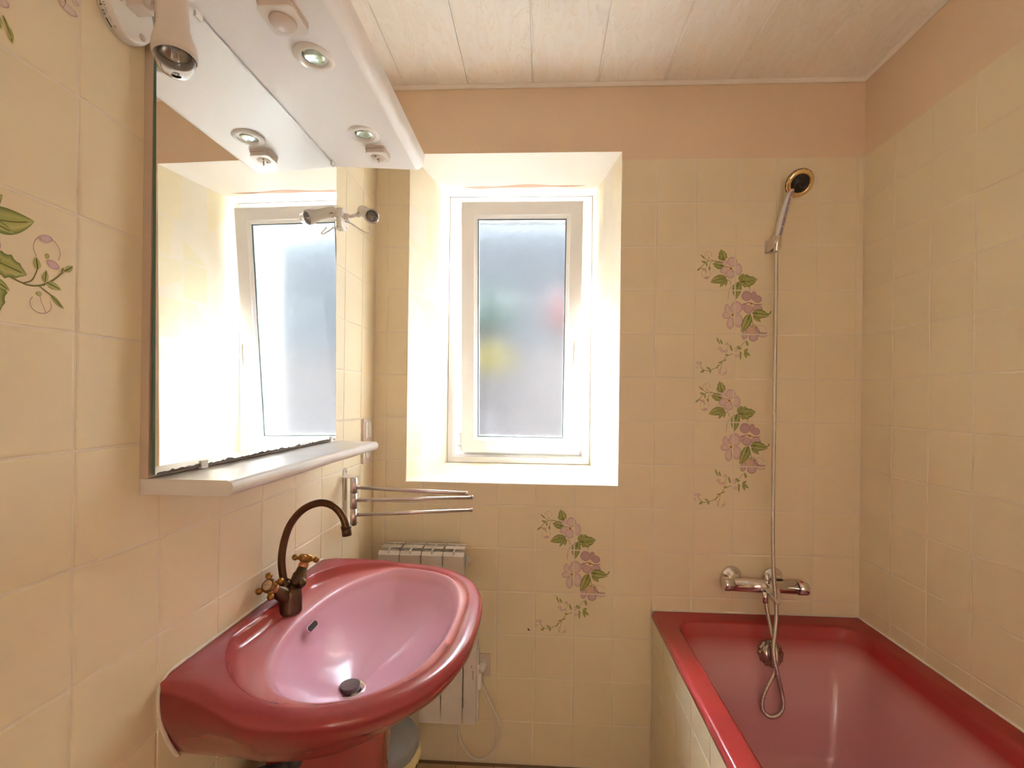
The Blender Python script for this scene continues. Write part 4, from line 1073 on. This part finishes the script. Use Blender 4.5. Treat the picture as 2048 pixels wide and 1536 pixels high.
# ------------------------------------------------------------------ floral prints fired on the tiles
GR1, GR2, GR3 = (.13, .19, .04), (.34, .38, .10), (.55, .52, .20)
LI1, LI2, LI3 = (.50, .33, .36), (.66, .48, .47), (.76, .60, .53)
LPX, LPY = 410., 448.
def spray(parent, f, jog=0.):
    """f(u,v,d): u,v in tile widths/heights from the upper left joint; prints lie d above the tile face"""
    mb = MB(); st = [0]
    def P(x, y): return ((x-102)/LPX, (y-65)/LPY)
    def lift(): st[0] += 1; return .00022 + st[0]*.000004
    def poly(pts, cc, c_edge, d=None):
        d = d or lift(); n = len(pts)
        mb.add([f(*P(*cc[0]), d)] + [f(*P(*p), d) for p in pts], [(0, 1+i, 1+(i+1) % n) for i in range(n)], col=[cc[1]] + ([c_edge]*n if not isinstance(c_edge, list) else c_edge))
    def leaf(x0, y0, x1, y1, w, light=GR3, dark=GR1, serr=0, bend=0):
        a = Vector((x0, y0)); b = Vector((x1, y1)); t_ = (b-a); L = t_.length; t_.normalize(); n_ = Vector((-t_.y, t_.x))
        K = 12
        def ctr(s): return a + t_*L*s + n_*bend*4*s*(1-s)
        for side in (1, -1):
            edge = []; 
            for i in range(K+1):
                s = i/K; wd = w/2*(sin(pi*min(1, s**.75))**.85 if 0 < s < 1 else 0)
                if serr: wd *= 1 + serr*(abs((s*4) % 1 - .5)*2 - .5)*.6
                edge.append(ctr(s) + n_*side*wd)
            d = lift()
            vs, cs = [], []
            for i in range(K+1):
                s = i/K; c0 = ctr(s); e_ = edge[i]; m1 = c0.lerp(e_, .5)
                vs += [f(*P(*c0), d), f(*P(*m1), d), f(*P(*e_), d)]
                cs += [GR2 if s > .3 else dark, light if side > 0 else tuple(.5*(p+q) for p, q in zip(light, GR2)), dark]
            fs = []
            for i in range(K):
                for j in range(2): fs.append((3*i+j, 3*i+j+1, 3*i+4+j, 3*i+3+j))
            mb.add(vs, fs, col=cs)
        stem([tuple(ctr(s)) for s in (.0, .3, .6, .85)], 3.0, (.10, .08, .02))
    def stem(pts, w=5, c=(.22, .21, .06)):
        q = catmull([(p[0], p[1], 0) for p in pts], 5) if len(pts) > 2 else [Vector((*pts[0], 0)), Vector((*pts[1], 0))]
        d = lift(); L, R = [], []
        for i, p in enumerate(q):
            t_ = (q[min(i+1, len(q)-1)] - q[max(i-1, 0)]); t_.z = 0
            if t_.length < 1e-6: t_ = Vector((1, 0, 0))
            t_.normalize(); n_ = Vector((-t_.y, t_.x, 0))*w/2
            L.append(f(*P((p+n_).x, (p+n_).y), d)); R.append(f(*P((p-n_).x, (p-n_).y), d))
        mb.rings([L, R], closed=False, smooth=False, cols=[c, c])
    def petal(cx, cy, rx, ry, rot=0, hx=None, c0=LI3, c1=LI2, c2=LI1, oc=None):
        """hx: heart point of the flower, petals darken towards their rim"""
        d = lift(); n = 26; vs, cs = [], []
        hp_ = Vector(hx) if hx else Vector((cx, cy))
        ctr_ = Vector((cx, cy)).lerp(hp_, .25)
        for k_, c in ((.02, c0), (.6, c0), (.9, c1), (1.0, c2)):
            for j in range(n):
                t = 2*pi*j/n; x, y = rx*cos(t)*(1+.03*sin(3*t)), ry*sin(t)*(1+.03*cos(4*t)); xr = x*cos(rot)-y*sin(rot); yr = x*sin(rot)+y*cos(rot)
                q = Vector((cx+xr, cy+yr)); q = ctr_.lerp(q, k_)
                vs.append(f(*P(*q), d)); cs.append(c)
        fs = [(i*n+j, i*n+(j+1) % n, (i+1)*n+(j+1) % n, (i+1)*n+j) for i in range(3) for j in range(n)] + [tuple(range(n))]
        mb.add(vs, fs, col=cs)
    def ringline(cx, cy, rx, ry, a0=0, a1=360, w=3, c=LI1):
        stem([(cx+rx*cos(radians(a)), cy+ry*sin(radians(a))) for a in [a0+(a1-a0)*i/8 for i in range(9)]], w, c)
    def heart(x, y):
        for k_ in range(5): petal(x+6*cos(k_*1.25), y+6*sin(k_*1.25), 7, 6, c0=(.50, .20, .03), c1=(.42, .16, .03), c2=(.35, .12, .03))
    # stems first
    stem([(400, 270), (360, 235), (290, 210), (240, 213), (190, 245), (150, 290), (122, 312)], 5)
    stem([(240, 213), (200, 190), (152, 152)], 4); stem([(290, 210), (260, 230), (238, 290)], 4); stem([(222, 215), (218, 240), (214, 268)], 3)
    stem([(420, 403), (455, 415), (470, 455)], 5, (.30, .22, .10)); stem([(550, 425), (480, 470), (450, 520), (440, 605)], 4, (.36, .26, .13)); stem([(640, 455), (656, 475), (660, 510)], 5)
    stem([(670, 745), (690, 820), (705, 875)], 8, (.45, .38, .16))
    stem([(500, 1160), (440, 1180), (395, 1235), (345, 1290), (270, 1325), (210, 1330), (170, 1295), (155, 1255)], 5)
    stem([(392, 1240), (380, 1290), (372, 1325)], 3.5); stem([(625, 1030), (600, 1055), (580, 1080)], 4)
    # twig leaves and buds, top left
    for l in ((200, 190, 150, 148, 18), (214, 232, 160, 215, 26), (160, 275, 155, 300, 14), (148, 288, 118, 315, 22), (218, 232, 215, 275, 20), (243, 270, 250, 312, 24)): leaf(*l, light=GR3, dark=GR2)
    ringline(232, 150, 36, 32, 150, 400, 2.5, (.42, .26, .22)); stem([(236, 188), (232, 165), (215, 125)], 2.5, LI1); petal(238, 186, 9, 7, c0=GR3, c1=GR2, c2=GR2)
    ringline(213, 345, 46, 48, -40, 210, 2.5, (.46, .30, .24)); petal(192, 300, 24, 14, .3, c0=LI2, c1=LI1, c2=LI1); petal(218, 385, 24, 13, -.2, c0=LI2, c1=LI1, c2=LI1); petal(212, 325, 7, 9, c0=GR3, c1=GR2, c2=GR1)
    # leaves
    leaf(395, 268, 278, 240, 78, serr=.5); leaf(398, 215, 362, 95, 82, serr=.5); leaf(385, 205, 330, 175, 30)
    leaf(420, 393, 256, 432, 88, bend=10); leaf(415, 392, 318, 368, 36); leaf(412, 398, 355, 484, 36); leaf(418, 398, 414, 470, 34); leaf(420, 392, 380, 358, 26)
    leaf(555, 425, 742, 400, 116, serr=.45, bend=8); leaf(560, 420, 597, 340, 56); leaf(600, 440, 642, 478, 40); leaf(640, 430, 715, 425, 44); leaf(560, 420, 640, 345, 40)
    leaf(548, 425, 522, 606, 92, bend=6); leaf(520, 440, 498, 510, 30)
    # flower A
    for p in ((400, 236, 26, 28), (545, 300, 36, 58), (402, 312, 44, 36), (462, 345, 48, 48), (478, 222, 52, 48)): petal(*p, 0, (467, 290))
    stem([(467, 290), (440, 275), (405, 270)], 5, (.28, .14, .10)); stem([(467, 290), (488, 330)], 4, LI1); stem([(467, 290), (485, 270), (510, 262)], 3, LI1); heart(467, 290)
    # flower B
    for p in ((704, 570, 30, 46), (745, 603, 42, 38), (632, 570, 54, 52)): petal(*p, 0, (680, 645), (.58, .38, .38), (.52, .34, .34), (.42, .24, .25))
    for p in ((608, 678, 36, 34), (742, 695, 52, 36), (650, 706, 48, 42)): petal(*p, 0, (680, 645), (.66, .46, .42), (.58, .38, .37), (.44, .26, .27))
    stem([(600, 660), (640, 640), (680, 642), (720, 658), (790, 655)], 6, (.26, .10, .10)); stem([(690, 700), (694, 745)], 4, LI1); heart(680, 648)
    # flower C
    for p in ((432, 700, 28, 46), (426, 768, 42, 34), (466, 850, 36, 58), (552, 822, 46, 68), (528, 688, 62, 64)): petal(*p, 0, (490, 760))
    stem([(490, 760), (462, 720), (460, 680)], 5, LI1); stem([(490, 765), (494, 820), (500, 880)], 5, (.38, .20, .18)); stem([(490, 765), (460, 790), (400, 798)], 4, LI1); heart(490, 762)
    leaf(668, 752, 578, 940, 92, bend=-8); leaf(690, 745, 866, 772, 94, serr=.3, bend=-6); leaf(700, 770, 780, 835, 44); stem([(840, 750), (868, 750), (884, 722)], 9, GR1)
    # flower D
    petal(618, 962, 30, 48, .2, None, LI2, LI1, (.34, .15, .16)); petal(706, 990, 46, 40, 0, None, LI2, LI1, (.34, .15, .16)); petal(790, 962, 56, 28, .1, None, LI3, LI2, LI1); petal(685, 918, 48, 50, 0, None, (.70, .50, .34), (.68, .48, .33), LI1)
    petal(745, 925, 22, 50, -.35, None, LI2, LI1, (.3, .13, .13)); stem([(725, 880), (750, 930), (800, 950), (845, 942)], 6, (.30, .12, .13)); ringline(780, 910, 52, 42, 210, 360, 3, (.5, .3, .25)); petal(690, 878, 13, 12, 0, None, GR3, GR2, GR1); stem([(700, 872), (735, 862)], 5, GR1)
    # lower twig
    for l in ((345, 1040, 333, 990, 20), (362, 1062, 335, 1005, 14), (388, 1062, 365, 1012, 24), (490, 1132, 466, 1062, 22), (570, 1105, 538, 1080, 34), (585, 1095, 555, 1120, 20), (650, 1078, 632, 1018, 28), (612, 1140, 655, 1105, 34), (612, 1135, 678, 1180, 36), (615, 1145, 640, 1205, 30), (572, 1150, 578, 1225, 22),
              (565, 1135, 592, 1165, 16), (455, 1178, 415, 1165, 20), (205, 1330, 165, 1352, 30), (262, 1322, 270, 1358, 26), (268, 1318, 225, 1296, 20), (340, 1290, 335, 1312, 18), (345, 1290, 355, 1268, 16), (392, 1238, 345, 1255, 16), (400, 1235, 440, 1215, 12)): leaf(*l, light=GR3, dark=GR2)
    for p in ((432, 1058, 20, 14), (365, 1105, 20, 16), (390, 1135, 22, 12), (428, 1132, 16, 16), (525, 1115, 24, 22), (540, 1178, 20, 18), (150, 1255, 34, 15), (125, 1300, 14, 10), (420, 1355, 16, 14), (365, 1340, 12, 26)): petal(*p, 0, None, LI3, LI2, LI1)
    ringline(395, 1335, 40, 40, -60, 180, 2.5, (.46, .3, .24)); ringline(402, 1095, 36, 34, 10, 160, 2.5, (.46, .3, .24)); stem([(435, 1040), (452, 1075), (440, 1100)], 4, LI1); stem([(170, 1245), (160, 1275), (168, 1295)], 3, LI1)
    me = mb.mesh('floral_print', MT['print'])
    o = link('floral_print', me, parent)
    return o, mb
def cut_joints(o, planes):
    """open the print where a tile joint runs through it"""
    bm = bmesh.new(); bm.from_mesh(o.data)
    for co, no_ in planes:
        co, no_ = Vector(co), Vector(no_)
        for s in (-1, 1):
            bmesh.ops.bisect_plane(bm, geom=bm.verts[:]+bm.edges[:]+bm.faces[:], plane_co=co + no_*s*.0026, plane_no=no_)
        bmesh.ops.delete(bm, geom=[f for f in bm.faces if abs((f.calc_center_median()-co).dot(no_)) < .0024], context='FACES')
    bm.to_mesh(o.data); bm.free()
def back_spray(c, r, label):
    u0 = -.3139 + c*TW; z0 = rowz(r)
    o, _ = spray(WB, lambda u, v, d: (u0 + u*TW, YB - .0002 - d, z0 - v*TH))
    cut_joints(o, [((u0+TW, YB, 0), (1, 0, 0)), ((0, YB, z0-TH), (0, 0, 1)), ((0, YB, z0-2*TH), (0, 0, 1))])
    o['label'] = label
back_spray(6, 1, 'upper lilac flower print on the tiles beside the shower hose')
back_spray(6, 4, 'lower lilac flower print on the tiles beside the shower hose')
back_spray(2, 7, 'lilac flower print on the tiles under the window')
# left wall: the same motif turned upside down, only its end is in view
yj = .6304; zt = Z0 - TH*1
o, _ = spray(WL, lambda u, v, d: (XL + .0002 + d, yj - u*TW, Z0 - 4*TH + TH*v - 0))
for v in o.data.vertices: pass
cut_joints(o, [((XL, yj-TW, 0), (0, 1, 0)), ((XL, 0, Z0-3*TH), (0, 0, 1)), ((XL, 0, Z0-2*TH), (0, 0, 1))])
o['label'] = 'large lilac flower print on the tiles of the left wall, cut by the photo edge'
o, _ = spray(WL, lambda u, v, d: (XL + .0002 + d, yj - u*TW, Z0 - 1*TH + TH*v - 0))
cut_joints(o, [((XL, yj-TW, 0), (0, 1, 0)), ((XL, 0, Z0-0*TH), (0, 0, 1)), ((XL, 0, Z0+1*TH), (0, 0, 1))])
o['label'] = 'lilac flower print high on the left wall beside the near spot lamp'
# brown chip on the tile under the window print
mb = MB(); mb.add([(-.040, YB-.0006, .5255), (-.030, YB-.0006, .5225), (-.034, YB-.0006, .529), (-.041, YB-.0006, .535)], [(0, 1, 2), (0, 2, 3)])
mb.build('glaze_chip', mat('chip_brown', (.08, .04, .02), .8), WB)
bpy.context.view_layer.update()
